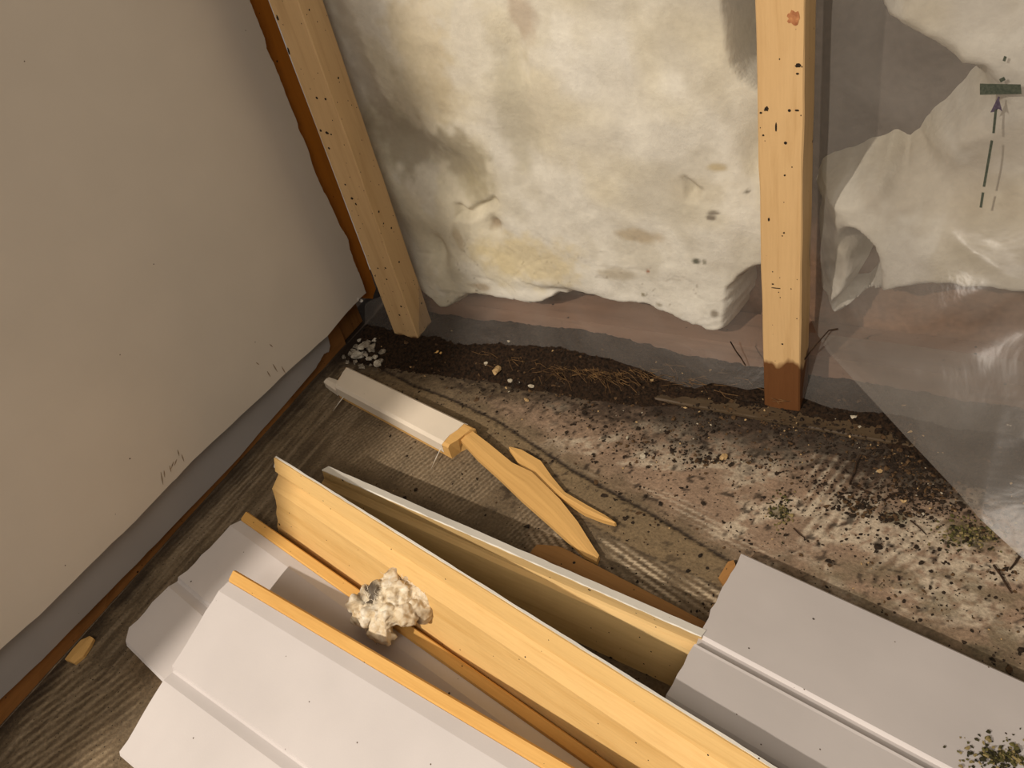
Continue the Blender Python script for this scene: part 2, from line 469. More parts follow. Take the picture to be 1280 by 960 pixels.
# greenish mould on the floor
for (px, py, r) in ((975, 640, 0.014), (1215, 668, 0.03), (1120, 648, 0.018)):
    c = W2(px, py); q = sstep(1.2, 0.3, np.hypot((GX - c[0]) / r, (GY - c[1]) / (r * .7)) + 1.2 * (fine - 0.5))
    colr = blend(colr, q * 0.7, lin((66, 62, 34)))
colr = np.clip(colr, 0.004, 0.9)
GZ = -0.0012 * sstep(0.004, 0.001, djA) + 0.0008 * (n_fin - 0.5) + 0.0004 * np.mean(colr, axis=2)
GZ[(GY < 0) | (GX > 0.35)] = 0
V = np.stack([GX, GY, GZ], -1).reshape(-1, 3)
FLOORM = attr_mat('old_glue_stained_floor', bscale=260, bstr=0.55, bdist=0.0012, var=0.35, rough=0.75, spec=0.3, fleck=(0.03, 0.02, 0.012, 1))
floor = struct(mesh_obj('floor', V, grid_faces(len(xs), len(ys)), FLOORM, col=colr.reshape(-1, 3), smooth=True),
               'dirty old floor with comb marks of glue, plaster residue and scattered soil')

# ---- back wall: sheathing behind the bays
nx, nz = 160, 110
bx_ = np.linspace(-0.95, 1.2, nx); bz_ = np.linspace(-0.01, 1.6, nz)
BX, BZ = np.meshgrid(bx_, bz_, indexing='ij')
nb = fbm(BX * 8, BZ * 22, 111); nb2 = fbm(BX * 30, BZ * 60, 112)
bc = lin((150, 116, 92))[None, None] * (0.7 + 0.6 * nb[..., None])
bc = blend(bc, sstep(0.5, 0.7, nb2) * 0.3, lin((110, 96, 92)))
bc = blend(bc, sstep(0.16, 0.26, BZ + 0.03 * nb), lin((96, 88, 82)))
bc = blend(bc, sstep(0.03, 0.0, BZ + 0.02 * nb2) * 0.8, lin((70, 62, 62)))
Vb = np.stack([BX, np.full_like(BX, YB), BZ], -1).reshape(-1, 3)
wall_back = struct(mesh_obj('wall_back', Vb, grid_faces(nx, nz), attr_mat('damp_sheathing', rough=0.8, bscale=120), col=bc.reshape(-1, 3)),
                   'damp brown sheathing at the back of the open stud wall')

# ---- left wall: painted board, cut and torn along its bottom and its right edge
YE = -0.62
bot_px = [(0, 812), (49, 769), (109, 709), (161, 659), (216, 602), (240, 577), (300, 521), (371, 454), (409, 420), (436, 388), (452, 371)]
right_px = [(458, 366), (452, 350), (444, 330), (437, 312), (436, 300), (425, 282), (411, 250), (404, 238), (392, 212), (384, 184), (373, 160), (370, 148), (352, 104), (345, 86), (333, 60), (331, 48), (318, 14), (312, 0)]
XD = -0.912
pts = [(YE, 0.115)]
def leftpt(p):
    q = on(p, 0, XD); return (q[1], q[2])
def subdiv(pl, amp, seed, n=7):
    out = []
    for i in range(len(pl) - 1):
        a = np.array(pl[i]); b = np.array(pl[i + 1]); d = b - a; nrm = np.array([-d[1], d[0]]) / (np.linalg.norm(d) + 1e-9)
        for k in range(n):
            t = k / n; out.append(tuple(a + d * t + nrm * amp * (2 * float(fbm(np.array(i * 3.1 + t * 3.1), np.array(seed * 1.0), seed)) - 1)))
    out.append(pl[-1]); return out
outline = subdiv([(YE, 0.125)] + [leftpt(p) for p in bot_px], 0.0012, 3) + subdiv([leftpt(p) for p in right_px] + [(0.860, 0.75), (0.863, 1.6)], 0.0016, 4) + [(YE, 1.6)]
def slab_yz(name, outline, x0, x1, mats, fm_side=0, bevel=False):
    bm = bmesh.new()
    vs_ = [bm.verts.new((x0, y, z)) for y, z in outline]
    f = bm.faces.new(vs_)
    ret = bmesh.ops.extrude_face_region(bm, geom=[f])
    for g in ret['geom']:
        if isinstance(g, bmesh.types.BMVert): g.co.x = x1
    bmesh.ops.recalc_face_normals(bm, faces=bm.faces)
    uvl = bm.loops.layers.uv.new('UVMap')
    for fc in bm.faces:
        side = abs(fc.normal.x) < 0.5
        fc.material_index = fm_side if side else 0
        for l in fc.loops: l[uvl].uv = (l.vert.co.z + l.vert.co.x, l.vert.co.y + l.vert.co.x * .7)
    bmesh.ops.triangulate(bm, faces=bm.faces)
    me = bpy.data.meshes.new(name); bm.to_mesh(me); bm.free()
    for m_ in mats: me.materials.append(m_)
    o = bpy.data.objects.new(name, me); COL.objects.link(o); return o
wall_left = struct(slab_yz('wall_left', outline, XD, XD - 0.0115, [PAINT_WALL, GYPSUM], 1),
                   'painted grey wallboard, cut away along the bottom and torn along its right edge')
# grey painted board behind it (shows as the strip below the cut)
gb_px = [(0, 874), (52, 825), (112, 765), (180, 695), (210, 664), (300, 570), (350, 512), (394, 461), (401, 450), (405, 442), (411, 440)]
def lp2(p, x):
    q = on(p, 0, x); return (q[1], q[2])
XG = XL - 0.0005
gb = subdiv([(YE, 0.055)] + [lp2(p, XG) for p in gb_px], 0.0012, 6) + subdiv([lp2((413, 432), XG), lp2((409, 416), XG), (0.765, 0.10), (0.79, 1.6)], 0.001, 7) + [(YE, 1.6)]
struct(slab_yz('trim_1', gb, XG, XG - 0.006, [GREY_BOARD, GYPSUM], 1), 'dull grey strip of board showing below the cut wallboard')
# sole plate
sec = [(0, 0), (0.045, 0), (0.045, -0.05), (0, -0.05)]
def box(name, lo_, hi_, mat, parent=None, bev=0.0015, uvax=2, nsub=0):
    bm = bmesh.new(); bmesh.ops.create_cube(bm, size=1)
    lo_ = np.array(lo_, float); hi_ = np.array(hi_, float)
    for v in bm.verts:
        v.co = Vector(lo_ + (np.array(v.co) + 0.5) * (hi_ - lo_))
    if bev: bmesh.ops.bevel(bm, geom=bm.edges[:], offset=bev, segments=2, affect='EDGES', profile=0.5)
    uvl = bm.loops.layers.uv.new('UVMap')
    oth = [a for a in range(3) if a != uvax]
    for f in bm.faces:
        for l in f.loops:
            c = l.vert.co; l[uvl].uv = (c[uvax], c[oth[0]] + c[oth[1]] * 1.0)
    me = bpy.data.meshes.new(name); bm.to_mesh(me); bm.free(); me.materials.append(mat)
    o = bpy.data.objects.new(name, me); COL.objects.link(o)
    if parent: o.parent = parent
    return o
so = struct(sweep('trim_2', ([XL - 0.008, YE, 0.0], [XL - 0.008, 0.80, 0.0]), ([XL - 0.008, YE, 0.075], [XL - 0.008, 0.80, 0.075]),
     [(0, 0.0), (0.03, 0.0), (0.075, -0.001), (0.075, -0.04), (0, -0.04)], [WOOD_BROWN], nseg=90, wob=0.0012, seed=12), 'dark brown damp sole plate along the foot of the left wall')
# the sweep normal may point either way: make sure the plate lies behind its face
xsv = [v.co.x for v in so.data.vertices]
if max(xsv) > XL + 0.01:
    for v in so.data.vertices: v.co.x = 2 * (XL - 0.008) - v.co.x
    bm = bmesh.new(); bm.from_mesh(so.data); bmesh.ops.recalc_face_normals(bm, faces=bm.faces); bm.to_mesh(so.data); bm.free()
# orange fibreboard that the torn wallboard uncovers
ob = subdiv([lp2((458, 372), XL - 0.0125), lp2((462, 360), XL - 0.0125), (0.905, 0.10), (0.905, 0.4), (0.905, 0.7), (0.905, 1.6)], 0.001, 9)
ob += [(0.80, 1.6), (0.80, 0.10)]
struct(slab_yz('trim_3', ob, XL + 0.001, XL - 0.0115, [WOOD_ORANGE]), 'orange fibreboard strip behind the torn edge of the wallboard')
# damp wood block at the corner beneath
struct(box('trim_4', (XL - 0.05, 0.775, 0.0), (XL - 0.014, 0.86, 0.11), WOOD_BROWN), 'damp brown wood block in the corner')
# unseen casing added at the wall's end to cast the shadow edge
struct(box('trim_5', (XD - 0.02, YE - 0.07, 0.0), (-0.895, YE, 2.2), PAINT, bev=0.003), 'unseen casing added at the end of the left wall to cast its shadow edge')

# ---- ledge of floor board at the back wall
sw = sweep('trim_6', ([-0.90, 0.800, 0.0], [1.0, 0.800, 0.0]), ([-0.90, 0.955, 0.0], [1.0, 0.955, 0.0]),
      [(0, -0.002), (0.0, 0.0035), (0.002, 0.0045), (0.155, 0.0045), (0.155, -0.002)], [wood_mat('dirty_ledge', srgb(84, 68, 48), srgb(54, 42, 28), srgb(34, 26, 18), speck=0.9)], nseg=120, wob=0.0016, seed=15)
struct(sw, 'low dirty floor board edge under the stud wall')

sill = struct(sweep('trim_7', ([-0.90, 0.888, 0.0], [1.0, 0.888, 0.0]), ([-0.90, 0.888, 0.048], [1.0, 0.888, 0.048]),
      [(0, 0.0), (0.048, 0.0), (0.048, -0.070), (0, -0.070)], [wood_mat('damp_sill', srgb(142, 112, 92), srgb(104, 82, 68), srgb(92, 76, 66), speck=0.3)], nseg=80, wob=0.001, seed=17), 'damp brown bottom plate behind the plastic sheets')
if min(v.co.y for v in sill.data.vertices) < 0.87:
    for v in sill.data.vertices: v.co.y = 2 * 0.888 - v.co.y
    bm = bmesh.new(); bm.from_mesh(sill.data); bmesh.ops.recalc_face_normals(bm, faces=bm.faces); bm.to_mesh(sill.data); bm.free()

# ================================================================== STUDS
def stud(x0, x1, name, label, mat, lean=0.0, seed=0, z0=0.004, z1=1.5, dep=0.043):
    sec = [(0.0015, 0), (x1 - x0 - 0.0015, 0), (x1 - x0, -0.0015), (x1 - x0, -dep), (0, -dep), (0, -0.0015)]
    verts = []; uv = []
    nseg = 90; per = [0, .044, .047, .09, .136, .18]
    for i in range(nseg + 1):
        z = z0 + (z1 - z0) * i / nseg
        for j, (s, h) in enumerate(sec):
            wv = 0.0009 * (2 * float(fbm(z * 22, j * 5.1 + seed, seed)) - 1)
            verts.append((x0 + s + wv, YS - h + wv * .5, z)); uv.append((z + seed, per[j] + 0.3 * seed))
    faces = grid_faces(nseg + 1, 6, closed_v=True) + [tuple(range(6)), tuple(reversed(range(nseg * 6, nseg * 6 + 6)))]
    o = mesh_obj(name, verts, faces, [mat], uv=uv)
    bm = bmesh.new(); bm.from_mesh(o.data); bmesh.ops.recalc_face_normals(bm, faces=bm.faces); bm.to_mesh(o.data); bm.free()
    return tag(o, label, 'wooden stud')
# mark painting on wood: knot and saw lines are small inlays of their own
s1 = stud(-0.8415, -0.7945, 'wall_stud', 'narrow pine stud with black mould spots, beside the torn grey wallboard', WOOD_STUD2, seed=3)
s2 = stud(-0.239, -0.193, 'wall_stud', 'pine stud with a water-stained foot, between the two plastic-covered bays', WOOD_STUD, seed=8)
# dark board edge and paper line just left of the first stud
KNOT = flat_mat('knot', srgb(142, 88, 56), srgb(182, 128, 84), 160, 0.6, 0.2)
def disc(name, c, rx, rz, mat, parent, seed=0, y=None):
    vs_ = []; n = 20
    yy = (y if y is not None else YS) - 0.0004
    for k in range(n):
        a = 2 * math.pi * k / n; r = 1 + 0.3 * (float(vnoise(k * .7, seed * 1.3, seed)) - .5) * 2
        vs_.append((c[0] + rx * r * math.cos(a), yy, c[2] + rz * r * math.sin(a)))
    back = [(v[0], yy + 0.0012, v[2]) for v in vs_]
    return mesh_obj(name, vs_ + back, [tuple(range(n))] + [(k, (k + 1) % n, n + (k + 1) % n, n + k) for k in range(n)], mat, parent)
k1 = on((992, 23), 1, YS); disc('knot', k1, 0.0055, 0.0065, KNOT, s2, 3)
MOULD = flat_mat('black_mould', srgb(26, 20, 14), srgb(52, 40, 26), 300, 0.9, 0.4)
for i, (px, py, rx, rz) in enumerate([(407, 124, .0016, .0016), (409, 166, .0026, .002), (401, 163, .0018, .0018), (414, 168, .0015, .001), (361, 64, .0014, .004), (440, 248, .0024, .002), (445, 255, .0012, .002), (347, 22, .002, .003)]):
    disc('mould_spot', on((px, py), 1, YS), rx, rz, MOULD, s1, i)
for i, (px, py, rx, rz) in enumerate([(958, 136, .0022, .0024), (951, 141, .0012, .001), (970, 159, .0008, .005), (998, 82, .003, .002), (997, 92, .0015, .001), (954, 169, .001, .001), (961, 274, .001, .002), (980, 291, .001, .001), (966, 355, .0012, .001), (978, 430, .0012, .0012), (970, 360, .006, .0007), (981, 219, .001, .001), (996, 138, .002, .001)]):
    disc('mould_spot', on((px, py), 1, YS), rx, rz, MOULD, s2, i + 20)

# ================================================================== PLASTIC AND INSULATION
def ysheet(x, z):
    x = np.asarray(x, float); z = np.asarray(z, float)
    y = YP - 0.004 * (fbm(x * 10, z * 7, 140, 3) - 0.35)
    y = y - 0.0008 * np.abs(fbm(x * 30 + z * 12, z * 9, 141, 2) - 0.5) * 2 * sstep(0.05, 0.12, z)
    y = y - 0.050 * sstep(0.105 + 0.03 * fbm(x * 9, x * 0 + 1.0, 143, 2), -0.01, z) * (0.70 + 0.34 * fbm(x * 7, z * 10, 142, 2))
    return y
hem_px = [(498, 432), (530, 436), (560, 441), (597, 444), (615, 440), (631, 437), (657, 441), (710, 441), (762, 448), (800, 461), (822, 476), (845, 486), (867, 486), (890, 479), (912, 482), (935, 487), (952, 484), (1003, 500), (1030, 510), (1058, 520), (1098, 524), (1140, 530), (1280, 560)]
def sheet_hit(p):
    """where the line of sight meets the sheet"""
    y = YP
    for _ in range(30):
        q = on(p, 1, y); yn = float(ysheet(q[0], max(q[2], 0.0)))
        y = 0.5 * y + 0.5 * yn
    return on(p, 1, y)
hem = [sheet_hit(p) for p in hem_px]
hx = [h[0] for h in hem]; hz = [max(h[2], 0.006) for h in hem]
def sheet_mesh(name, x0, x1, z1, mat, zb, nx=260, nz=130, yoff=0.0, xtop=None):
    X = np.linspace(x0, x1, nx); T = np.linspace(0, 1, nz) ** 1.4
    V = []
    for x in X:
        zz0 = zb(x)
        z = zz0 + (z1 - zz0) * T
        y = ysheet(np.full(nz, x), z) + yoff
        xe = x0 + (xtop - x0) * sstep(0.05, 0.085, z) if xtop is not None else np.full(nz, x0)
        xw = xe + (x - x0) / (x1 - x0) * (x1 - xe)
        V.append(np.stack([xw, y, z], -1))
    V = np.concatenate(V)
    return mesh_obj(name, V, grid_faces(nx, nz), mat, smooth=True)
hemz = lambda x: float(np.interp(x, hx, hz)) + 0.002 * (float(fbm(x * 60, 1.0, 5)) - .5)
left_sheet = sheet_mesh('plastic_sheet', -0.905, -0.216, 1.5, PLAST, hemz, xtop=-0.838)
tag(left_sheet, 'clear plastic sheet over the wool between the two studs, curled hem lying on the soil', 'plastic sheet')

# loose right-hand sheet, its torn corner pulled out over the floor
E_px = [(1003, 372), (1020, 415), (1034, 439), (1070, 478), (1105, 516), (1137, 551), (1168, 584), (1197, 615), (1224, 648), (1280, 700)]
E_y = [0.868, 0.862, 0.855, 0.828, 0.80, 0.774, 0.746, 0.722, 0.697, 0.668]
Epts = [on(p, 1, y) for p, y in zip(E_px, E_y)]
Epts = [np.array([-0.2140, 0.869, Epts[0][2] + .03])] + [np.array([p[0], p[1], max(p[2], 0.004)]) for p in Epts] + [np.array([0.16, 0.63, 0.004]), np.array([0.32, 0.60, 0.004]), np.array([0.55, 0.60, 0.004])]
Ex = np.array([p[0] for p in Epts]); Ey = np.array([p[1] for p in Epts]); Ez = np.array([p[2] for p in Epts])
def flap_pt(x, v):
    """v 0 at the top, 1 at the free edge"""
    ex = x; ey = np.interp(x, Ex, Ey); ez = np.interp(x, Ex, Ez)
    zt = 1.4
    z = zt + (ez - zt) * v
    k = np.clip((0.34 - z) / np.maximum(0.34 - ez, 1e-3), 0, 1)
    k = k ** 1.6
    yb_ = YP - 0.001 - 0.0035 * (fbm(x * 9 + 4, z * 7, 150, 3) - 0.3)
    y = yb_ * (1 - k) + ey * k
    amp = 0.012 * np.clip(k * 3, 0, 1) * (1 - k) * 2
    y = y + amp * np.sin(x * 30 - z * 38 + 1.0) * 0.6 + amp * (fbm(x * 12 - z * 8, z * 14, 151, 3) - 0.5) * 2
    # sharp crease
    dcr = (z - (0.268 - 0.42 * (x + 0.05)))
    y = y - 0.006 * np.exp(-(dcr / 0.010) ** 2) * sstep(-0.07, -0.03, x)
    return np.stack([x + 0 * v, y, z], -1)
nxr, nvr = 240, 170
XR = np.linspace(-0.2140, 0.55, nxr); VR = 1 - (1 - np.linspace(0, 1, nvr)) ** 1.0
VR = np.concatenate([np.linspace(0, 0.6, 30)[:-1], np.linspace(0.6, 1.0, nvr - 29)])
XX, VV = np.meshgrid(XR, VR, indexing='ij')
FP = flap_pt(XX, VV).reshape(-1, 3)
right_sheet = mesh_obj('plastic_sheet', FP, grid_faces(nxr, nvr), PLAST2, smooth=True)
tag(right_sheet, 'loose hazy plastic sheet right of the pine stud, printed with a dashed arrow', 'plastic sheet')
low = sheet_mesh('plastic_strip', -0.2135, 0.12, 0.10, PLAST, hemz, nx=90, nz=40, yoff=0.004)
tag(low, 'torn lower strip of plastic hanging behind the loose sheet, right of the stud foot', 'plastic sheet')

# printed arrow
INK = flat_mat('dark_green_print', srgb(52, 58, 48), srgb(72, 76, 64), 500, 0.6, 0.1)
INK2 = flat_mat('purple_print', srgb(62, 52, 66), srgb(80, 70, 82), 500, 0.6, 0.1)
def on_sheet(p):
    y = YP
    for _ in range(25):
        q = on(p, 1, y); v = (1.4 - q[2]) / (1.4 - np.interp(q[0], Ex, Ez))
        y = 0.5 * y + 0.5 * float(flap_pt(np.array(q[0]), np.array(v))[1])
    q = on(p, 1, y); q[1] -= 0.0008; return q
def print_poly(polys, name, mat):
    V = []; F = []
    for poly in polys:
        # densify as a strip grid of quads
        a, b, c, d = poly; n = 8; o0 = len(V)
        for i in range(n + 1):
            t = i / n
            for s in (0, 1 / 3, 2 / 3, 1):
                p = (np.array(a) * (1 - t) + np.array(b) * t) * (1 - s) + (np.array(d) * (1 - t) + np.array(c) * t) * s
                V.append(on_sheet(p))
        F += grid_faces(n + 1, 4, o0)
    o = mesh_obj(name, V, F, mat, right_sheet); return o
print_poly([[(1225, 104), (1276, 105), (1277, 117), (1225, 118)]], 'printed_bar', INK)
dash = []
def seg(p, q, wpx):
    p = np.array(p, float); q = np.array(q, float); d = (q - p) / np.linalg.norm(q - p); n = np.array([-d[1], d[0]]) * wpx / 2
    return [tuple(p + n), tuple(q + n), tuple(q - n), tuple(p - n)]
dash += [seg((1245, 136), (1242, 166), 3.2), seg((1240, 175), (1230, 233), 3.2), seg((1229, 240), (1226, 259), 3.2), seg((1252, 97), (1254, 101), 7), seg((1255, 76), (1257, 70), 3.5)]
for dd_ in dash: print_poly([dd_], 'printed_dash', INK)
print_poly([[(1238, 140), (1248, 120), (1250, 121), (1245, 139)], [(1245, 139), (1248, 120), (1253, 139), (1248, 135)]], 'printed_arrowhead', INK2)

# ---- insulation
def batt(name, x0, x1, zlo, z1, solid_px, cuts_px, recess, stains_and_shade, nx, nz, seed, label, pale, warm):
    X = np.linspace(x0, x1, nx); Z = np.linspace(zlo, z1, nz)
    XX, ZZ = np.meshgrid(X, Z, indexing='ij')
    def P(p):
        q = on(p, 1, 0.876); return (q[0], q[2])
    sd = sdf_poly(XX, ZZ, [P(p) for p in solid_px])
    sd = sd + 0.014 * (fbm(XX * 38, ZZ * 38, seed, 4) - 0.5)
    pit = np.zeros(XX.shape)
    for ci, c in enumerate(cuts_px):
        sc_ = sdf_poly(XX, ZZ, [P(p) for p in c]) + 0.006 * (fbm(XX * 60, ZZ * 60, seed + 3, 3) - 0.5)
        if ci == 0: sd = np.minimum(sd, -sc_ * 2.2)
        else: pit = np.maximum(pit, sstep(-0.007, 0.007, sc_))
    edge = sstep(-0.002, 0.022, sd) if x1 < 0 else sstep(-0.008, 0.034, sd) ** 1.15
    lum = fbm(XX * 12, ZZ * 12, seed + 1, 3); lum2 = fbm(XX * 55, ZZ * 55, seed + 2, 3)
    ridg = 1 - np.abs(2 * fbm(XX * 11 + 3 * lum, ZZ * 11, seed + 5, 3) - 1)
    depth = 0.003 + (0.014 if x1 < 0 else 0.006) * (1 - lum) + 0.0016 * (1 - lum2) + 0.0015 * sstep(0.95, 1.0, ridg) * sstep(0.3, 0.1, ZZ)
    stain = np.zeros(XX.shape)
    for (px, py, rx, rz, dp) in recess:
        c = P((px, py)); q = np.exp(-(((XX - c[0]) / rx) ** 2 + ((ZZ - c[1]) / rz) ** 2))
        depth = depth + dp * q
    y = YP + depth + 0.013 * pit
    y = np.maximum(y, ysheet(XX, ZZ) + 0.003)
    y = y + (YB + 0.012 - y) * (1 - np.sqrt(np.clip(edge, 0, 1)))
    col = pale[None, None] * (0.94 + 0.10 * lum2[..., None])
    wm = fbm(XX * 7, ZZ * 7, seed + 9, 3)
    col = blend(col, sstep(0.42, 0.62, wm) * 0.55, warm)
    cl_ = fbm(XX * 14 + 2 * wm, ZZ * 11, seed + 31, 4)
    col = blend(col, sstep(0.50, 0.68, cl_) * 0.40, lin((186, 178, 156)))
    col = blend(col, sstep(0.42, 0.30, cl_) * 0.5, lin((240, 238, 230)))
    for (px, py, rx, rz, cc, st) in stains_and_shade:  # real stains, plus tints that paint shade into the hollows
        c = P((px, py)); q = sstep(1.15, 0.45, np.hypot((XX - c[0]) / rx, (ZZ - c[1]) / rz) + 0.9 * (fbm(XX * 60, ZZ * 60, seed + int(px) % 17, 3) - 0.5))
        col = blend(col, q * st, lin(cc))
    # fine dark flecks low in the bay
    fk = sstep(0.76, 0.82, fbm(XX * 230 + 40 * lum, ZZ * 140, seed + 21, 3)) * sstep(0.45, 0.6, fbm(XX * 20, ZZ * 20, seed + 23)) * sstep(0.24, 0.08, ZZ) 
    col = blend(col, fk * 0.6, lin((96, 76, 44)))
    V = np.stack([XX, y, ZZ], -1).reshape(-1, 3)
    o = mesh_obj(name, V, grid_faces(nx, nz), WOOL, smooth=True, col=np.clip(col, 0.01, 0.95).reshape(-1, 3))
    return tag(o, label, 'insulation')
WOOL = attr_mat('mineral_wool', rough=0.95, bscale=110, bstr=0.35, bdist=0.002, var=0.08, spec=0.05)
solid = [(330, -900), (350, 0), (400, 120), (440, 240), (486, 335), (520, 375), (545, 396), (561, 401), (575, 392), (584, 385), (610, 384), (634, 390), (670, 396), (697, 385), (730, 383), (765, 390), (800, 396), (824, 403), (860, 421), (883, 428), (915, 424), (922, 392), (926, 374), (944, 352), (975, 340), (975, 100), (960, -900)]
cuts = [[(909, -900), (911, 0), (914, 50), (920, 82), (932, 100), (944, 108), (975, 120), (975, -900)],
        [(852, 226), (862, 232), (875, 241), (868, 251), (858, 250), (856, 238)],
        [(566, 262), (572, 261), (582, 268), (600, 258), (614, 250), (618, 256), (600, 268), (585, 277), (568, 276)]]
pale = lin((232, 229, 218)); warm = lin((226, 216, 184))
batt('insulation_batt', -0.86, -0.2165, 0.022, 1.5, solid, cuts,
     [(450, 150, 0.05, 0.12, 0.018), (505, 190, 0.05, 0.05, 0.022), (560, 220, 0.045, 0.045, 0.022), (490, 300, 0.03, 0.06, 0.018), (640, 80, 0.02, 0.05, 0.014), (655, 190, 0.03, 0.05, 0.012),
      (545, 320, 0.012, 0.03, 0.015), (940, 210, 0.015, 0.05, 0.012), (615, 285, 0.012, 0.014, 0.012), (700, 370, 0.05, 0.01, 0.012)],
     [(520, 60, 0.05, 0.10, (206, 190, 150), 0.6), (495, 190, 0.07, 0.06, (150, 140, 116), 0.7), (570, 205, 0.055, 0.06, (150, 140, 112), 0.8), (530, 120, 0.06, 0.05, (186, 174, 146), 0.6), (640, 150, 0.03, 0.09, (196, 190, 168), 0.6), (450, 100, 0.02, 0.14, (170, 158, 140), 0.6),  # grey-olive tints deepen the hollow zone, shade put into the wool colour
      (590, 240, 0.035, 0.03, (176, 166, 132), 0.6), (650, 25, 0.02, 0.04, (190, 172, 150), 0.7), (660, 330, 0.10, 0.05, (224, 208, 160), 0.7),
      (615, 285, 0.012, 0.014, (150, 130, 100), 0.8), (869, 329, 0.0062, 0.0055, (70, 74, 56), 0.95), (879, 330, 0.003, 0.004, (120, 118, 100), 0.8), (892, 268, 0.011, 0.004, (92, 80, 66), 0.8),
      (888, 274, 0.006, 0.004, (80, 66, 50), 0.8), (893, 214, 0.014, 0.006, (190, 172, 128), 0.8), (931, 245, 0.004, 0.004, (80, 76, 60), 0.9), (923, 362, 0.006, 0.012, (120, 92, 56), 0.85),
      (800, 298, 0.035, 0.012, (168, 142, 94), 0.5), (775, 345, 0.03, 0.012, (150, 132, 94), 0.5), (808, 342, 0.003, 0.003, (150, 84, 44), 0.9), (600, 362, 0.02, 0.008, (166, 140, 98), 0.6),
      (802, 372, 0.004, 0.004, (120, 112, 80), 0.8), (892, 395, 0.007, 0.007, (110, 98, 76), 0.8), (822, 384, 0.006, 0.004, (130, 120, 92), 0.7), (570, 300, 0.01, 0.03, (170, 150, 116), 0.5), (870, 240, 0.05, 0.02, (204, 196, 176), 0.6)],
     260, 520, 200, 'white mineral wool batt with damp brown staining and shade painted in its hollows, behind the plastic between the studs', pale, warm)
solidR = [(1098, -900), (1098, 0), (1084, 30), (1090, 50), (1127, 70), (1150, 84), (1170, 98), (1187, 113), (1205, 112), (1215, 130), (1200, 150), (1180, 165), (1150, 190), (1135, 215), (1120, 232), (1100, 214), (1080, 224), (1050, 235), (1020, 242), (1008, 250), (1008, 300), (1008, 380), (1030, 420), (1080, 400), (1100, 392), (1150, 380), (1230, 390), (1330, 400), (1600, 400), (1700, -900)]
batt('insulation_batt', -0.2155, 0.60, 0.022, 1.5, solidR, [[(1062, 300), (1078, 318), (1090, 345), (1088, 372), (1070, 396), (1050, 396), (1046, 392), (1062, 378), (1074, 352), (1070, 330), (1056, 312)]],
     [(1035, 320, 0.02, 0.05, 0.02), (1250, 200, 0.06, 0.05, 0.012), (1180, 240, 0.05, 0.04, 0.025), (1270, 60, 0.03, 0.03, -0.002)],
     [(1170, 250, 0.08, 0.05, (172, 160, 138), 0.55), (1250, 190, 0.05, 0.03, (190, 180, 160), 0.5), (1040, 330, 0.03, 0.06, (158, 150, 136), 0.6)],  # grey tints sit on the recessed spots, shade painted into the wool
     240, 420, 260, 'white mineral wool batt with a deep dark hollow, behind the arrow-printed plastic', lin((214, 210, 200)), lin((206, 196, 170)))

# ================================================================== BOARDS
def tg_section(W, th, back=None, ledge=0.011, faces2=True):
    """painted polyline of a tongued board, s=0 at the tongue edge; returns (paint pts, core section)"""
    p = [(ledge, -0.0045), (ledge + 0.0145, 0.0)]
    if faces2:
        g = ledge + 0.0145 + (W - ledge - 0.0145) * 0.50
        p += [(g - 0.003, 0.0), (g, -0.0048), (g + 0.002, -0.0050), (g + 0.013, 0.0)]
    p += [(W - 0.003, 0.0), (W, -0.003)]
    return p
def board(name, A, B, W, th, label, painted=True, up=True, rag=(0.002, 0.002), end0=None, seed=0, core_mat=None, paint_mat_=None, ledge=0.015, back=None, wob=0.00005, nseg=48, paint_pts=None):
    pp = paint_pts or tg_section(W, th, ledge=ledge)
    top = [(0.0, -0.0035 - 0.002), (0.0015, -0.0035), (ledge - 0.0005, -0.0035)]
    top = [(0.0, -0.006), (0.002, -0.0028), (ledge - 0.002, -0.0028)] if not paint_pts else []
    bk = back or [(W, -th), (0.0, -th)]
    core = top + [(s, h - 0.0010) for s, h in pp] + bk
    root = empty(name, (np.array(A[0]) + np.array(A[1]) + np.array(B[0]) + np.array(B[1])) / 4 * np.array([1, 1, 0]))
    c = sweep('wooden_core', A, B, core, [core_mat or WOOD_EDGE], nseg=nseg, rag=rag, end0=end0, seed=seed, wob=wob, sw=W)
    rebase(c, root)
    sec = [(s, h) for s, h in pp] + [(s, h - 0.0014) for s, h in reversed(pp)]
    e = (lambda s: (end0(s) if end0 else 0) - 0.0006)
    f = sweep('painted_face', A, B, sec, [paint_mat_ or PAINT], nseg=nseg, rag=rag, end0=e, seed=seed, wob=wob, sw=W)
    rebase(f, root)
    tag(root, label, 'painted board')
    return root
def ext(P, Q, k):
    P = np.array(P); Q = np.array(Q); return P + (Q - P) * k

# lowest board: lies on the floor under the others
zf, zn = 0.028, 0.020
hA0 = fl(308, 637, zf); hA1 = ext(hA0, fl(746, 940, zf), 1.35)
hB0 = fl(152, 801, zn); hB1 = hB0 + (hA1 - hA0); hB1[2] = zn
Wh = float(np.linalg.norm(hB0 - hA0))
def h_end(s):
    t = s / Wh
    if t < 0.50: return 0.0
    if t < 0.53: return -0.006
    return 0.004 - 0.004 + (0.03 * max(0, t - 0.93) / 0.07 * 0.5) - 0.006
board('painted_board', (hA0, hA1), (hB0, hB1), Wh, 0.019, 'grey painted board with a rounded corner, lying undermost in shade by the left wall', seed=2, end0=h_end)

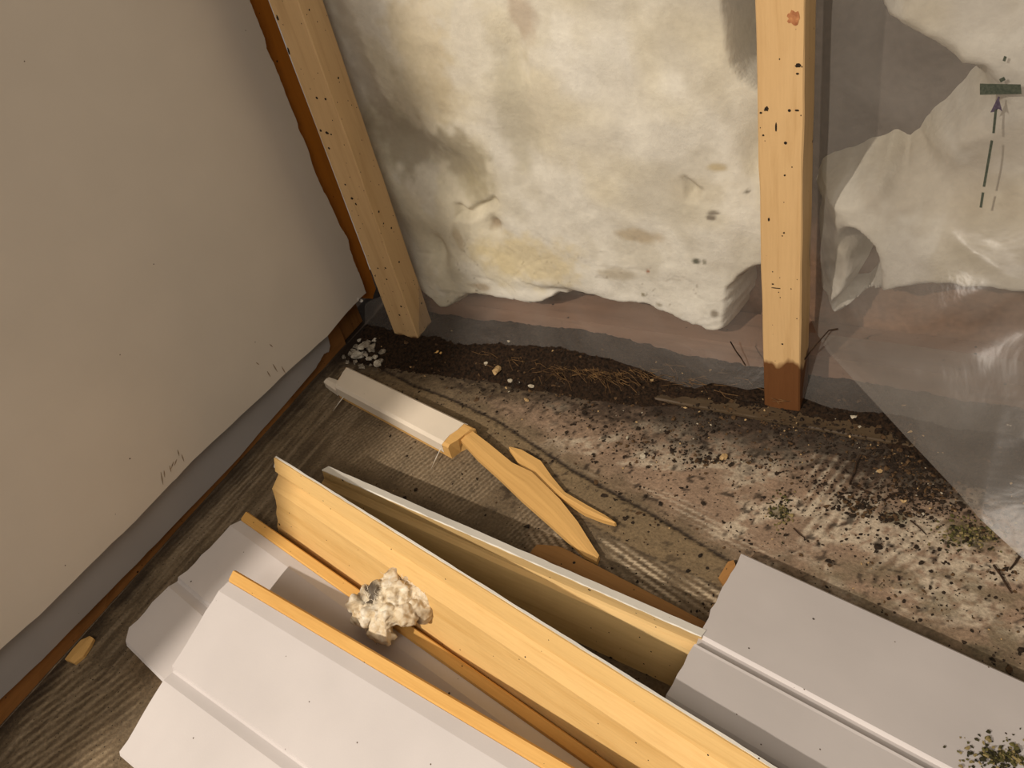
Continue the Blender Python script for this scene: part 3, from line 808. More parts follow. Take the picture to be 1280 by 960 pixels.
# top board bottom left
zf, zn = 0.092, 0.048
gA0 = fl(291, 710, zf); gA1 = ext(gA0, fl(704, 950, zf), 1.25)
gB0 = fl(148, 944, zn)
gB1 = gB0 + (gA1 - gA0)
Wg = float(np.linalg.norm(gB0 - gA0))
gAx = board('painted_board', (gA0, gA1), (gB0, gB1), Wg, 0.018, 'large pale grey board with a long groove, topmost in the lower left corner', seed=5, rag=(0.0012, 0.001))

# right board, tilted up on the raw board behind it
zf, zn = 0.026, 0.100
iA0 = fl(930, 687, zf); iA1 = ext(iA0, fl(1282, 846, zf), 1.6)
iB0 = fl(833, 872, zn); iB1 = iB0 + (iA1 - iA0)
iB0 = iB0 + np.array([0, -0.0, 0])
Wi = float(np.linalg.norm(iB0 - iA0))
gi = 0.62 * Wi
ip = [(0.0, -0.006), (0.009, 0.0), (gi, 0.0), (gi + 0.0015, -0.0045), (gi + 0.012, -0.0045), (gi + 0.016, 0.0006), (gi + 0.019, 0.0), (Wi - 0.003, 0.0), (Wi, -0.003)]
ib = board('painted_board', (iA0, iA1), (iB0, iB1), Wi, 0.018, 'pale grey board at the lower right, its left end resting over the raw-backed boards', seed=9, rag=(0.0014, 0.001), paint_pts=ip)

# raw-backed boards standing on edge -------------------------------------------------
def standing(name, b_px, top_px, zb, lean, ext_r, prof, W_, th, label, core, pmat, seed, left_cut=None, ext_l=0.0, edge_paint=0.0016, rag=(0.002, 0.001)):
    b0 = fl(*b_px[0], zb); b1 = fl(*b_px[1], zb)
    d = (b1 - b0) / np.linalg.norm(b1 - b0)
    side = np.array([-d[1], d[0], 0.0])                       # away from the viewer
    if side[1] < 0: side = -side
    upv = np.array([0, 0, 1.0]) * math.cos(lean) + side * math.sin(lean)
    n = np.cross(d, upv)
    t0 = onplane(top_px[0], b0, n); t1 = onplane(top_px[1], b0, n)
    t1e = ext(t0, t1, ext_r)
    w0 = np.dot(t0 - b0, upv); w1 = np.dot(t1e - b0, upv)
    base0 = t0 - upv * (w0 + zb / math.cos(lean)); base1 = t1e - upv * (w1 + zb / math.cos(lean))
    base0 = base0 - d * ext_l; 
    W = 0.5 * (np.linalg.norm(base0 - t0) + np.linalg.norm(base1 - t1e))
    # section: s from the top edge down, raw side towards the viewer (n +, flipped upwards below)
    root = empty(name, (base0 + base1) / 2)
    sec = prof(W, th)
    nrm = np.cross(base0 - t0, t1e - t0); flip = 1.0
    raw, pnt, bk = sec
    # nn in sweep always has z > 0; the viewer side normal of a board leaning back points up
    core_sec = raw + bk
    c = sweep('wooden_core', (t0, t1e), (base0, base1), core_sec, [core], nseg=60, rag=rag, end0=left_cut, seed=seed, wob=0.0005, sw=W)
    rebase(c, root)
    f = sweep('painted_face', (t0, t1e), (base0, base1), pnt, [pmat], nseg=90, rag=rag, end0=left_cut, seed=seed, wob=0.0010, sw=W)
    rebase(f, root)
    tag(root, label, 'wooden board')
    return root, (t0, t1e, base0, base1), W
def prof_d(W, th):
    raw = [(0.0, 0.0), (0.022, 0.0), (0.030, -0.0095), (0.037, -0.0095), (0.054, 0.0015), (0.058, 0.001), (W, 0.0)]
    raw_back = [(W, -th), (0.030, -th), (0.022, -0.0045), (0.0, -0.0030)]
    pnt = [(-0.0004, -0.0016), (-0.0008, -0.0040), (0.022, -0.0056), (0.030, -th - 0.001), (W, -th - 0.001), (W, -th + 0.0003), (0.0305, -th + 0.0003), (0.0225, -0.0042), (0.0005, -0.0026), (0.0005, -0.0016)]
    return raw, pnt, raw_back
def prof_e(W, th):
    raw = [(0.0, 0.0035), (0.0012, 0.0030), (0.017, -0.0050), (0.021, -0.0046), (0.025, 0.0), (W, 0.0)]
    pnt = [(-0.0014, 0.0034), (-0.0016, -th - 0.001), (W, -th - 0.001), (W, -th + 0.0003), (0.0006, -th + 0.0003), (0.0002, 0.0034)]
    return raw, pnt, [(W, -th), (0.0, -th)]
dr, dq, dW = standing('raw_backed_board', [(338, 645), (741, 937)], [(342, 572), (929, 940)], 0.02, math.radians(19), 1.18, prof_d, 0, 0.013,
     'long bright pine board standing on edge, raw grooved back showing, beside the wool tuft', WOOD_PALE, PAINT_BAND, 21,
     left_cut=lambda s: -0.010 * (s > 0.022) * (s < 0.2) + 0.0 * s - 0.0015 * math.sin(s * 60))
er, eq, eW = standing('raw_backed_board', [(716, 800), (840, 858)], [(405, 587), (871, 791)], 0.0, math.radians(22), 1.012, prof_e, 0, 0.0065,
     'shaded pine board with a worn white edge, leaning behind the long bright pine board', WOOD_TAN, PAINT_BAND, 23,
     left_cut=lambda s: -0.010 * sstep(0, 0.03, s))

# brown lath behind the white-edged board
def plank(name, P, Q, width, th, mat, label, cat, seed, taper=(1, 1), z=(0, 0), rag=(0.003, 0.003), tip0=None, tip1=None, n=24, bend=0.0):
    """flat stick from P to Q (floor points), with a tapering outline and split ends"""
    P = np.array(P, float); Q = np.array(Q, float); L = np.linalg.norm(Q - P); d = (Q - P) / L
    side = np.cross([0, 0, 1.0], d); side /= np.linalg.norm(side); up = np.cross(d, side)
    V = []; uv = []
    for i in range(n + 1):
        t = i / n
        w0 = width(t) if callable(width) else width * (taper[0] + (taper[1] - taper[0]) * t)
        e0 = 0.0010 * (2 * float(fbm(t * 9, seed * 1.1, seed)) - 1); e1 = 0.0010 * (2 * float(fbm(t * 9 + 40, seed * 1.1, seed)) - 1)
        lo2, hi2 = (w0 if isinstance(w0, tuple) else (-w0 / 2, w0 / 2))
        c = P + d * L * t + side * bend * math.sin(math.pi * t)
        for (s, h) in ((lo2 + e0, 0), (hi2 + e1, 0), (hi2 + e1, th * 0.9), ((lo2 + hi2) / 2, th), (lo2 + e0, th * 0.85)):
            V.append(c + side * s + up * h); uv.append((t * L + seed, s + h * 0.5 + seed * .3))
    F = grid_faces(n + 1, 5, closed_v=True) + [tuple(range(5)), tuple(reversed(range(n * 5, n * 5 + 5)))]
    o = mesh_obj(name, V, F, [mat], uv=uv)
    bm = bmesh.new(); bm.from_mesh(o.data); bmesh.ops.recalc_face_normals(bm, faces=bm.faces); bm.to_mesh(o.data); bm.free()
    return tag(o, label, cat) if label else o
plank('wood_strip', fl(672, 686, 0.001), fl(900, 796, 0.001), lambda t: (-0.016, 0.001 + 0.012 * min(1, t * 9) * (1 - 0.75 * t)), 0.008, WOOD_DULL,
      'flat brown wood strip on the floor just behind the white-edged board', 'wood strip', 31, n=30)

# ================================================================== WHITE STICK + SPLINTERS
za = 0.026
aL = fl(427, 471, za); aR = fl(564, 541, za)
dA = (aR - aL) / np.linalg.norm(aR - aL); sA = np.array([-dA[1], dA[0], 0]); 
wA = 0.040
far0 = fl(434, 457, za); far1 = fl(584, 528, za); nea0 = fl(418, 482, za); nea1 = fl(551, 553, za)
wA = 0.5 * (np.linalg.norm(far0 - nea0) + np.linalg.norm(far1 - nea1))
root = empty('painted_batten', (aL + aR) / 2 * np.array([1, 1, 0]))
sec = [(0, -0.005), (0.004, -0.0008), (wA - 0.004, -0.0008), (wA, -0.004), (wA, -0.0258), (0, -0.0258)]
c = sweep('wooden_core', (far0, far1), (nea0, nea1), sec, [WOOD_SPLIT], nseg=30, rag=(0.002, 0.0035), seed=41, sw=wA, end1=lambda s: 0.016 - 0.12 * abs(s - 0.018)); rebase(c, root)
psec = [(-0.0004, -0.016), (-0.0006, -0.0045), (0.004, 0.0), (wA - 0.004, 0.0), (wA + 0.0004, -0.004), (wA + 0.0004, -0.020), (wA - 0.001, -0.020), (wA - 0.005, -0.0012), (0.005, -0.0012), (0.0012, -0.0050), (0.0012, -0.016)]
f = sweep('painted_face', (far0, far1), (nea0, nea1), psec, [PAINT_W], nseg=30, rag=(0.001, 0.002), seed=42, sw=wA, wob=0.0002); rebase(f, root)
stub = plank('broken_stub', fl(411, 481, 0.002), fl(428, 490, 0.002), lambda t: 0.012 + 0.008 * t, 0.013, PAINT_W, '', '', 44, n=6)
rebase(stub, root)
NAIL = NT('bright_nail'); NAIL.b.inputs['Metallic'].default_value = 0.6; NAIL.b.inputs['Roughness'].default_value = 0.35; NAIL.b.inputs['Base Color'].default_value = (0.85, 0.82, 0.75, 1)
for (pa, pb, za_, zb_) in (((435, 489), (416, 514), 0.010, 0.004), ((552, 558), (539, 586), 0.010, 0.004)):
    A_ = fl(*pa, za_); B_ = fl(*pb, zb_)
    nl = tube('nail', [A_ - (B_ - A_) * 0.15, A_, (A_ + B_) / 2 + [0, 0, .0004], B_], [0.0008, 0.0008, 0.0008, 0.0003], NAIL.m)
    rebase(nl, root)
tag(root, 'short white painted wooden batten with two nails, broken end pointing at the long splinter', 'wooden batten')

def px_outline_slab(name, px_edges, z0, th, mat, label, seed, cat='wood splinter', ztip=None, group=None):
    """a split piece of wood traced by its two long edges: px_edges = [(edgeA px...), (edgeB px...)] at height z0+th"""
    ea, eb = px_edges; n = len(ea)
    V = []; uv = []
    for i in range(n):
        zz = z0 + th if ztip is None else z0 + th + ztip[i]
        a = fl(*ea[i], zz); b = fl(*eb[i], zz)
        mid = (a + b) / 2 + np.array([0, 0, 0.0012])
        for p in (a, mid, b, b - [0, 0, th * 0.9], a - [0, 0, th * 0.9]):
            V.append(p)
        for s in (0, .01, .02, .03, .045):
            uv.append((i * 0.02 + seed, s + seed * .2))
    F = grid_faces(n, 5, closed_v=True) + [tuple(range(5)), tuple(reversed(range((n - 1) * 5, n * 5)))]
    o = mesh_obj(name, V, F, [mat], uv=uv)
    bm = bmesh.new(); bm.from_mesh(o.data); bmesh.ops.recalc_face_normals(bm, faces=bm.faces)
    bmesh.ops.subdivide_edges(bm, edges=bm.edges[:], cuts=1); bm.to_mesh(o.data); bm.free()
    return tag(o, label, cat, group)
px_outline_slab('wood_splinter', ([(587, 536), (612, 555), (640, 578), (665, 590), (700, 624), (722, 652), (742, 684), (749, 694)],
                                  [(576, 550), (596, 572), (625, 598), (652, 624), (684, 652), (706, 672), (730, 694), (746, 702)]), 0.001, 0.008, WOOD_SPLIT,
                'long blade-shaped pine splinter, broken off at the end of the white batten', 51, ztip=[.012, .010, .007, .005, .003, .001, 0, 0])
px_outline_slab('wood_splinter', ([(637, 558), (652, 562), (676, 576), (690, 596), (706, 615), (735, 632), (755, 643), (770, 653)],
                                  [(636, 561), (647, 578), (664, 594), (684, 610), (704, 624), (730, 641), (753, 650), (768, 654)]), 0.001, 0.007, WOOD_SPLIT,
                'shorter pointed pine splinter lying alongside the long one, nearer the back wall', 52)
px_outline_slab('wood_chip', ([(522, 421), (532, 426), (545, 433), (553, 440)], [(522, 424), (530, 434), (542, 441), (551, 442)]), 0.010, 0.003, WOOD_SPLIT,
                'small pale wood chip on the soil at the foot of the mouldy stud', 53, cat='wood chip')
px_outline_slab('wood_chip', ([(81, 824), (90, 812), (101, 800), (112, 795)], [(93, 829), (104, 820), (112, 808), (117, 798)]), 0.0005, 0.005, WOOD_SPLIT,
                'pale wood chip lying alone at the foot of the left wall', 54, cat='wood chip')
px_outline_slab('wood_chip', ([(898, 722), (910, 702), (917, 700)], [(905, 733), (917, 722), (921, 712)]), 0.0005, 0.004, WOOD_DULL,
                'dull brown wood chip against the left end of the right-hand board', 55, cat='wood chip')

# ================================================================== WOOL TUFT
def tuft():
    cen = fl(484, 766, 0.055); base = fl(480, 800, 0.03)
    zc = 0.052
    lobes = [((500, 748), .060, .022, .017, .018), ((466, 768), .052, .019, .018, .020), ((478, 790), .048, .015, .012, .016), ((520, 742), .058, .018, .014, .018), ((528, 760), .052, .012, .012, .020),
             ((452, 760), .050, .013, .014, .016), ((490, 725), .066, .020, .010, .010), ((470, 742), .068, .012, .010, .010), ((482, 772), .064, .014, .013, .012), ((505, 768), .060, .013, .014, .012),
             ((448, 775), .045, .012, .010, .012), ((512, 728), .066, .010, .009, .008), ((460, 740), .062, .009, .007, .008), ((535, 750), .056, .009, .010, .013)]
    bm = bmesh.new()
    for i, (p, z, rx, ry, rz) in enumerate(lobes):
        c = fl(*p, z); b2 = bmesh.ops.create_icosphere(bm, subdivisions=3, radius=1.0)
        rot = Matrix.Rotation(i * 1.3, 3, 'Z') @ Matrix.Rotation(0.5 * math.sin(i * 2.1), 3, 'X')
        for v in b2['verts']:
            q = v.co.copy(); k = 1 + 0.35 * (2 * float(fbm(q.x * 2 + i * 5 + q.z, q.y * 2 + q.z * 1.7, 300 + i, 3)) - 1)
            v.co = Vector(c) + rot @ Vector((q.x * rx * k, q.y * ry * k, q.z * rz * k))
    me = bpy.data.meshes.new('wool_tuft'); bm.to_mesh(me); bm.free()
    o = bpy.data.objects.new('wool_tuft', me); COL.objects.link(o)
    r = o.modifiers.new('remesh', 'REMESH'); r.mode = 'VOXEL'; r.voxel_size = 0.0016; r.use_smooth_shade = True
    tx = bpy.data.textures.new('wool_clouds', 'CLOUDS'); tx.noise_scale = 0.020; tx.noise_depth = 2
    dm = o.modifiers.new('lumps', 'DISPLACE'); dm.texture = tx; dm.strength = 0.021; dm.mid_level = 0.5; dm.texture_coords = 'GLOBAL'
    tx2 = bpy.data.textures.new('wool_fine', 'CLOUDS'); tx2.noise_scale = 0.006; tx2.noise_depth = 2
    d2 = o.modifiers.new('fibres', 'DISPLACE'); d2.texture = tx2; d2.strength = 0.0022; d2.mid_level = 0.5; d2.texture_coords = 'GLOBAL'
    t = NT('dirty_wool')
    n1 = t.noise(t.coords('Object'), 60, 4, 0.6, 1.5); n2 = t.noise(t.coords('Object'), 38, 3, 0.5)
    c = t.ramp(n1, [(0.3, srgb(196, 172, 134)), (0.5, srgb(226, 210, 180)), (0.7, srgb(238, 232, 216))])
    c = t.mix(t.ramp(n2, [(0.54, (0, 0, 0, 1)), (0.66, (.75, .75, .75, 1))]), c, srgb(120, 98, 74))  # random brown patches, partly dirt, partly painted crevice shade
    # dark grey patch near its top left
    tc = t.n('ShaderNodeTexCoord'); vm = t.n('ShaderNodeVectorMath', operation='DISTANCE'); t.l(tc.outputs['Object'], vm.inputs[0])
    sp = fl(463, 741, 0.072); vm.inputs[1].default_value = tuple(sp)
    ma = t.n('ShaderNodeMath', operation='MULTIPLY_ADD'); t.l(n1, ma.inputs[0]); ma.inputs[1].default_value = 0.03; t.l(vm.outputs['Value'], ma.inputs[2])
    mr = t.n('ShaderNodeMapRange'); t.l(ma.outputs[0], mr.inputs[0]); mr.inputs[1].default_value = 0.024; mr.inputs[2].default_value = 0.030; mr.inputs[3].default_value = .85; mr.inputs[4].default_value = 0
    c = t.mix(mr.outputs[0], c, srgb(62, 54, 50))
    t.l(c, t.b.inputs['Base Color']); t.b.inputs['Roughness'].default_value = 0.95; t.b.inputs['Specular IOR Level'].default_value = 0.05
    f1 = t.noise(t.coords('Object', (1, 1, 1)), 420, 4, 0.7, 2.0)
    t.l(t.bump(f1, 0.7, 0.002), t.b.inputs['Normal'])
    me.materials.append(t.m)
    tag(o, 'crumpled tuft of dirty white mineral wool caught between the boards', 'insulation')
    # stray curls
    V = []; F = []
    r_ = random.Random(5)
    for i in range(70):
        p, z, rx, ry, rz = r_.choice(lobes); c = fl(*p, z)
        th = r_.uniform(0, 6.28); ph = r_.uniform(0.1, 1.3)
        dirv = np.array([math.cos(th) * math.sin(ph), math.sin(th) * math.sin(ph), math.cos(ph)])
        q = c + dirv * np.array([rx, ry, rz]) * 0.95
        pts = [q]; dv = dirv * 0.5 + np.array([r_.uniform(-1, 1), r_.uniform(-1, 1), r_.uniform(-.3, .6)])
        for k in range(5):
            dv = dv / np.linalg.norm(dv) + 0.55 * np.array([r_.uniform(-1, 1), r_.uniform(-1, 1), r_.uniform(-1, .6)])
            pts.append(pts[-1] + dv / np.linalg.norm(dv) * 0.0022)
        for k, pnt in enumerate(pts):
            rr = 0.00035 * (1 - k / 6)
            for a in range(3):
                V.append(pnt + rr * np.array([math.cos(a * 2.09), math.sin(a * 2.09), 0.3 * math.sin(a)]))
        o0 = len(V) - 18
        F += grid_faces(6, 3, o0, closed_v=True)
    cu = mesh_obj('stray_fibres', V, F, flat_mat('wool_fibre', srgb(214, 202, 178), srgb(236, 228, 212), 50), o)
    cu['kind'] = 'stuff'
tuft()

# ================================================================== SOIL, CRUMBS, TWIGS
SOIL = flat_mat('dark_soil', srgb(20, 14, 9), srgb(50, 36, 24), 240, 0.95, 0.9, 0.003, 0.15)
# bank of soil along the foot of the stud wall
nx, ny = 560, 44
X = np.linspace(-0.90, 0.40, nx); T = np.linspace(0, 1, ny)
crest_px = [(478, 442), (520, 434), (560, 436), (620, 440), (680, 440), (720, 440), (770, 452), (800, 462), (840, 484), (880, 478), (930, 486), (980, 500), (1030, 506), (1080, 520), (1130, 545), (1180, 590)]
front_px = [(465, 462), (500, 468), (560, 474), (600, 480), (650, 492), (700, 496), (760, 506), (800, 512), (850, 512), (900, 520), (955, 530), (1020, 540), (1080, 552), (1130, 572), (1180, 610)]
cf = [fl(*p) for p in front_px]; fx = [p[0] for p in cf]; fy = [p[1] for p in cf]
V = []
for i, x in enumerate(X):
    yf = np.interp(x, fx, fy) + 0.012 * (float(fbm(x * 30, 2.0, 401)) - .5)
    yb2 = 0.90
    hgt = 0.014 + 0.014 * float(fbm(x * 14, 7.0, 403)) + 0.010 * math.exp(-((x + 0.53) / 0.09) ** 2) - 0.009 * float(sstep(-0.44, -0.38, x))
    y = yf + (yb2 - yf) * T
    h = hgt * sstep(0, 0.55, T) + 0.006 * (fbm(np.full(ny, x * 90), y * 90, 405, 3) - 0.5) * sstep(0, 0.2, T) + 0.004 * (fbm(np.full(ny, x * 260), y * 260, 406, 2) - 0.5) * sstep(0, 0.1, T)
    h = h - 0.003 * (1 - sstep(0, 0.08, T))
    V.append(np.stack([np.full(ny, x), y, h], -1))
pile = mesh_obj('soil_bank', np.concatenate(V), grid_faces(nx, ny), SOIL)
tag(pile, 'bank of dark soil and rotted debris along the foot of the stud wall', 'soil', kind='stuff')

ICO = None
def crumb_field(name, pts, mats, label, cat, seed, fm=None, flat=0.6):
    """many tiny irregular grains in one mesh"""
    global ICO
    if ICO is None:
        bm = bmesh.new(); bmesh.ops.create_icosphere(bm, subdivisions=1, radius=1.0)
        ICO = (np.array([v.co[:] for v in bm.verts]), [tuple(v.index for v in f.verts) for f in bm.faces]); bm.free()
    base, bf = ICO; V = []; F = []; FM = []
    r = np.random.default_rng(seed)
    for k, (x, y, z, s, mi) in enumerate(pts):
        q = base * (1 + 0.55 * (r.random((len(base), 1)) - 0.5) * 2)
        sc = s * np.array([r.uniform(.6, 1.5), r.uniform(.6, 1.3), flat * r.uniform(.5, 1.2)])
        q = q * sc; a = r.uniform(0, 6.28); c_, s_ = math.cos(a), math.sin(a)
        q = np.stack([q[:, 0] * c_ - q[:, 1] * s_, q[:, 0] * s_ + q[:, 1] * c_, q[:, 2]], -1)
        q = q - [0, 0, q[:, 2].min() * 0.8]; q = q + [x, y, z]
        o0 = len(V) * len(base); V.append(q); F += [tuple(i + o0 for i in f) for f in bf]; FM += [mi] * len(bf)
    o = mesh_obj(name, np.concatenate(V), F, mats, fm=FM)
    return tag(o, label, cat, kind='stuff')
CR = [flat_mat('crumb_black', srgb(24, 18, 12), srgb(48, 36, 24), 300, 0.9), flat_mat('crumb_brown', srgb(58, 42, 26), srgb(90, 68, 44), 300, 0.9),
      flat_mat('crumb_tan', srgb(150, 122, 82), srgb(178, 150, 108), 300, 0.9), flat_mat('crumb_pale', srgb(146, 136, 116), srgb(184, 174, 154), 300, 0.9)]
# grains scattered over the floor, dense towards the wall
pts = []
tries = 0
while len(pts) < 6500 and tries < 200000:
    tries += 1
    px = rng.uniform(455, 1290); py = rng.uniform(455, 860)
    x, y, _ = fl(px, py)
    if y > 0.86 or x < -0.86: continue
    wall = math.exp(-(0.80 - min(y, 0.80)) / 0.045)
    right = float(sstep(-0.55, -0.1, x)) * math.exp(-(0.80 - min(y, .8)) / 0.13)
    spill = 1.4 * math.exp(-(((px - 1130) / 80) ** 2 + ((py - 610) / 38) ** 2)) + 0.9 * math.exp(-(((px - 850) / 90) ** 2 + ((py - 560) / 30) ** 2))
    pr = 0.014 + 0.95 * wall + 0.33 * right + spill * 0.5
    if x < -0.7: pr *= 0.5
    cl = float(fbm(x * 40, y * 40, 501, 3))
    pr *= 0.2 + 2.2 * max(0, cl - 0.33)
    if rng.random() < pr:
        s = 0.0007 + 0.0012 * rng.random() ** 2 + 0.0016 * (rng.random() < 0.06)
        mi = int(rng.choice([0, 0, 0, 1, 1, 2, 3], p=[.3, .25, .2, .13, .08, .025, .015]))
        zz = 0.0035 if y > 0.80 else 0.0
        pts.append((x, y, zz, s, mi))
crumb_field('soil_crumbs', pts, CR, 'dark soil crumbs scattered over the floor in front of the stud wall', 'soil crumbs', 61)
# dense litter on the bank
pts = []
for k in range(2600):
    x = rng.uniform(-0.87, 0.2); yf = np.interp(x, fx, fy); T_ = rng.random() ** 0.8
    y = yf + (0.87 - yf) * T_
    hgt = 0.012 + 0.014 * float(fbm(x * 14, 7.0, 403)) + 0.010 * math.exp(-((x + 0.53) / 0.09) ** 2) - 0.009 * float(sstep(-0.44, -0.38, x))
    z = hgt * float(sstep(0, 0.55, T_ * (0.87 - yf) / (0.90 - yf)))
    mi = int(rng.choice([0, 1, 2, 3], p=[.74, .20, .04, .02]))
    pts.append((x, y, z - 0.001, 0.0010 + 0.0022 * rng.random() ** 2, mi))
crumb_field('soil_litter', pts, CR, 'loose black and brown bits lying on the soil bank under the plastic hem', 'soil crumbs', 62)
# mould clump on the right board, and soot-green clumps on the floor
def clump(c_px, z, n, spread, label, seed, zf=None):
    r = np.random.default_rng(seed); pts = []
    for k in range(n):
        px = c_px[0] + r.normal() * spread[0]; py = c_px[1] + r.normal() * spread[1]
        zz = z
        if zf: q = zf((px, py)); pts.append((q[0], q[1], q[2], 0.0006 + 0.0012 * r.random(), int(r.integers(0, 3))))
        else:
            q = fl(px, py); pts.append((q[0], q[1], 0.0, 0.0007 + 0.0016 * r.random() ** 2, int(r.integers(0, 3))))
    crumb_field('mould_clump', pts, MG, label, 'mould', seed, flat=0.8)
MG = [flat_mat('moss_black', srgb(30, 28, 16), srgb(54, 50, 28), 300, 0.95), flat_mat('moss_green', srgb(62, 60, 30), srgb(92, 86, 48), 300, 0.95), flat_mat('moss_tan', srgb(110, 98, 62), srgb(136, 120, 80), 300, 0.95)]
clump((976, 640), 0, 130, (9, 12), 'upright mossy mould clump on the floor above the tip of the right-hand board', 71)
clump((1212, 668), 0, 240, (26, 10), 'wide greenish mould clump on the floor near the edge of the loose plastic', 72)
nI = np.cross(iB0 - iA0, iA1 - iA0); nI /= np.linalg.norm(nI)
clump((1250, 948), 0, 260, (22, 9), 'green-black mould clump on the face of the right-hand board', 73, zf=lambda p: onplane(p, iA0, nI))
clump((1230, 925), 0, 22, (28, 8), 'sparse mould specks on the right-hand board above the mould clump', 74, zf=lambda p: onplane(p, iA0, nI))
for (c, s, n, lb) in (((1075, 628), (18, 9), 130, 'small heap of black soil beside the curved rootlet'), ((1160, 612), (22, 8), 170, 'black soil heap at the edge of the loose plastic'),
                      ((1130, 575), (24, 14), 240, 'broad dark soil spill below the torn plastic corner'), ((1112, 646), (16, 5), 90, 'thin line of black soil in front of the soil heaps'), ((888, 575), (10, 4), 40, 'small dark soil clot in front of the soil bank')):
    r = np.random.default_rng(int(c[0])); pts = []
    for k in range(n):
        q = fl(c[0] + r.normal() * s[0], c[1] + r.normal() * s[1]); pts.append((q[0], q[1], 0, 0.0008 + 0.0022 * r.random() ** 2, int(r.choice([0, 0, 1]))))
    crumb_field('soil_heap', pts, CR, lb, 'soil', int(c[0]))

# twigs and rootlets
TW = flat_mat('dark_rootlet', srgb(34, 24, 16), srgb(60, 42, 26), 200, 0.9)
TWP = flat_mat('dry_stem', srgb(150, 112, 66), srgb(186, 150, 98), 200, 0.9)
def twig(px, label, r=0.0012, mat=TW, z=0.0015, group=None, name='twig'):
    P = [fl(a, b, z + (0.0015 * math.sin(i * 1.7))) for i, (a, b) in enumerate(px)]
    o = tube(name, P, [r * (1 - 0.5 * i / len(P)) for i in range(len(P))], mat, 6)
    zz = min(v.co.z for v in o.data.vertices)
    for v in o.data.vertices: v.co.z += 0.0002 - zz
    return tag(o, label, 'twig', group)
twig([(1076, 569), (1070, 580), (1068, 592), (1063, 602), (1062, 606)], 'dark curved rootlet standing out on the pale floor', 0.0013)
twig([(1062, 604), (1076, 611), (1093, 618)], 'straight dark twig running right from the curved rootlet', 0.0011)
twig([(1105, 626), (1117, 617), (1130, 618), (1142, 629)], 'arched dark twig between the soil heaps', 0.0011)
twig([(1242, 707), (1250, 718), (1262, 738), (1265, 742)], 'short thick dark twig on the floor near the right edge', 0.0014)
twig([(1278, 690), (1268, 705), (1262, 712)], 'small black twig at the right edge of the floor', 0.0013)
twig([(992, 660), (1000, 668), (1006, 672)], 'tiny dark twig beside the upright mould clump', 0.0009)
twig([(1138, 650), (1150, 660), (1158, 668)], 'thin brown twig left of the wide mould clump', 0.0008)
# twigs leaning behind / against the plastic
def lean_twig(px, y, label, r=0.001, mat=TW):
    P = [on(p, 1, y) for p in px]
    o = tube('twig', P, [r] * len(P), mat, 6); return tag(o, label, 'twig')
lean_twig([(1005, 450), (1015, 437), (1026, 424), (1036, 413), (1047, 411)], 0.846, 'long dark rootlet leaning on the plastic right of the stud foot', 0.0009)
lean_twig([(913, 427), (920, 439), (926, 447), (932, 457)], 0.838, 'short brown rootlet on the plastic left of the stud foot', 0.0009)
# dry stems tangled in the soil bank
V = []; F = []
r_ = random.Random(12)
STEMM = TWP
stems = []
for i in range(230):
    cxx = r_.gauss(745, 50) if r_.random() < 0.75 else r_.uniform(600, 1000)
    p = fl(cxx, 462 + 0.12 * (cxx - 735) + r_.gauss(0, 8), 0.020)
    a = r_.gauss(-0.5, 0.7); L = r_.uniform(0.01, 0.035)
    d = np.array([math.cos(a), math.sin(a), r_.uniform(-.15, .15)])
    bend = np.array([r_.uniform(-.004, .004), r_.uniform(-.004, .004), r_.uniform(0, .003)])
    stems.append([p - d * L / 2, p + bend, p + d * L / 2])
for st in stems:
    o0 = len(V)
    for k, q in enumerate(st):
        for a in range(4):
            V.append(q + 0.00042 * np.array([0.3 * math.cos(a * 1.57), math.cos(a * 1.57), math.sin(a * 1.57)]))
    F += grid_faces(3, 4, o0, closed_v=True)
tag(mesh_obj('dry_stems', V, F, flat_mat('stem_brown', srgb(58, 40, 24), srgb(116, 88, 54), 90, 0.9)), 'tangle of dry brown stems lying on the soil bank', 'dry stems', kind='stuff')

# plaster rubble in the corner
GRAV = flat_mat('grey_plaster_rubble', srgb(92, 84, 72), srgb(160, 150, 134), 160, 0.95, 0.9, 0.002)
GRAV2 = flat_mat('pale_plaster_rubble', srgb(140, 132, 118), srgb(190, 182, 166), 200, 0.95, 0.8, 0.0015)
chunks = [(472, 456, .006, 0), (463, 456, .004, 0), (452, 458, .005, 0), (486, 446, .005, .002), (430, 446, .004, 0), (456, 424, .006, .006), (449, 425, .005, .012), (466, 421, .005, .006), (442, 438, .005, .01), (480, 434, .004, .006), (466, 437, .010, 0), (457, 440, .009, 0), (449, 444, .010, 0), (444, 452, .008, 0), (476, 451, .008, 0), (469, 446, .007, .010), (458, 431, .007, .012), (440, 445, .007, 0), (452, 434, .006, .013),
          (478, 440, .006, .005), (483, 428, .006, .004), (470, 428, .006, .004), (434, 452, .006, 0), (446, 434, .006, .008), (462, 449, .006, .002)]
for i, (px, py, s, z) in enumerate(chunks):
    p = fl(px, py, s * 0.6 + z)
    rr_ = random.Random(900 + i); kk = rr_.uniform(0.55, 1.25)
    o = lump('plaster_chunk', (p[0], p[1], z), (s * kk * rr_.uniform(.8, 1.3), s * kk * rr_.uniform(.6, 1.0), s * kk * rr_.uniform(.5, .9)), GRAV if i % 3 else GRAV2, seed=600 + i, sub=1 if i % 2 else 2, rough=0.8)
    tag(o, 'grey plaster lump in the small rubble heap at the corner of the walls', 'plaster lump', 'plaster lumps heaped in the wall corner')
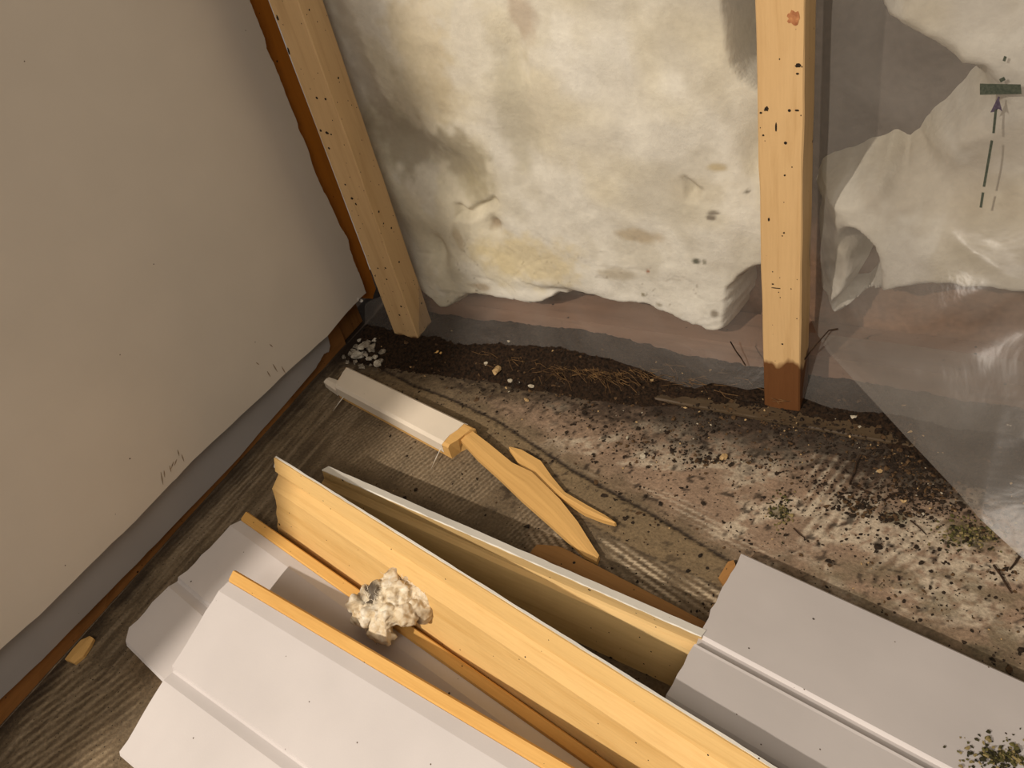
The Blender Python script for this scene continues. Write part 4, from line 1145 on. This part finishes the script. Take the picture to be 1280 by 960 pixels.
for i, (px, py, s, lb) in enumerate([(622, 467, .008, 'tan plaster lump on the front of the soil bank'), (609, 458, .006, 'pale flake lump left of the tan lump on the soil'), (638, 476, .005, 'pale crumb of plaster just right of the tan lump'),
                                     (664, 483, .005, 'pale crumb of plaster in front of the soil bank, right of the others'), (658, 500, .004, 'small tan crumb on the floor in front of the soil bank'), (905, 571, .006, 'tan crumb lying on the pale floor in front of the sole board')]):
    p = fl(px, py, s * 0.5)
    hz_ = 0.006 if i < 2 else 0.0
    o = lump('plaster_chunk', (p[0], p[1], hz_), (s, s * 0.75, s * 0.55), CR[2] if i in (0, 4, 5) else CR[3], seed=640 + i, rough=0.5)
    tag(o, lb, 'plaster lump')
# gypsum crumbs hanging at the torn tip of the wallboard
for i, (px, py, s) in enumerate([(451, 370, .004), (446, 375, .005), (440, 380, .004), (434, 386, .003), (452, 377, .003), (426, 396, .003)]):
    p = on((px, py), 0, XD - 0.004)
    o = lump('gypsum_crumb', (p[0], p[1], p[2] - s * .5), (s, s, s), GYPSUM, seed=700 + i, rough=0.4, sub=2)
    o.parent = wall_left
# scuffs on the wallboard
SC_ = flat_mat('scuff', srgb(128, 110, 90), srgb(156, 138, 116), 300, 0.8)
def scuff(a, b, wpx, i):
    a = np.array(a, float); b = np.array(b, float); d = (b - a) / np.linalg.norm(b - a); n = np.array([-d[1], d[0]]) * wpx / 2
    q = [on(tuple(p), 0, XD + 0.0003) for p in (a - n * .3, a + n * .3, (a + b) / 2 + n, b + n * .2, b - n * .2, (a + b) / 2 - n)]
    return mesh_obj('scuff_mark', q, [(0, 1, 2, 3, 4, 5)], SC_, wall_left)
for i, (a, b) in enumerate([((201, 590), (204, 606), ), ((205, 588), (206, 597)), ((212, 582), (214, 590)), ((217, 577), (214, 586)), ((221, 574), (218, 582)), ((227, 568), (230, 577)), ((222, 562), (224, 570)), ((334, 464), (338, 471)), ((341, 455), (347, 465)), ((352, 458), (357, 467)), ((320, 453), (324, 456)), ((337, 430), (341, 434))]):
    scuff(a, b, 1.6, i)
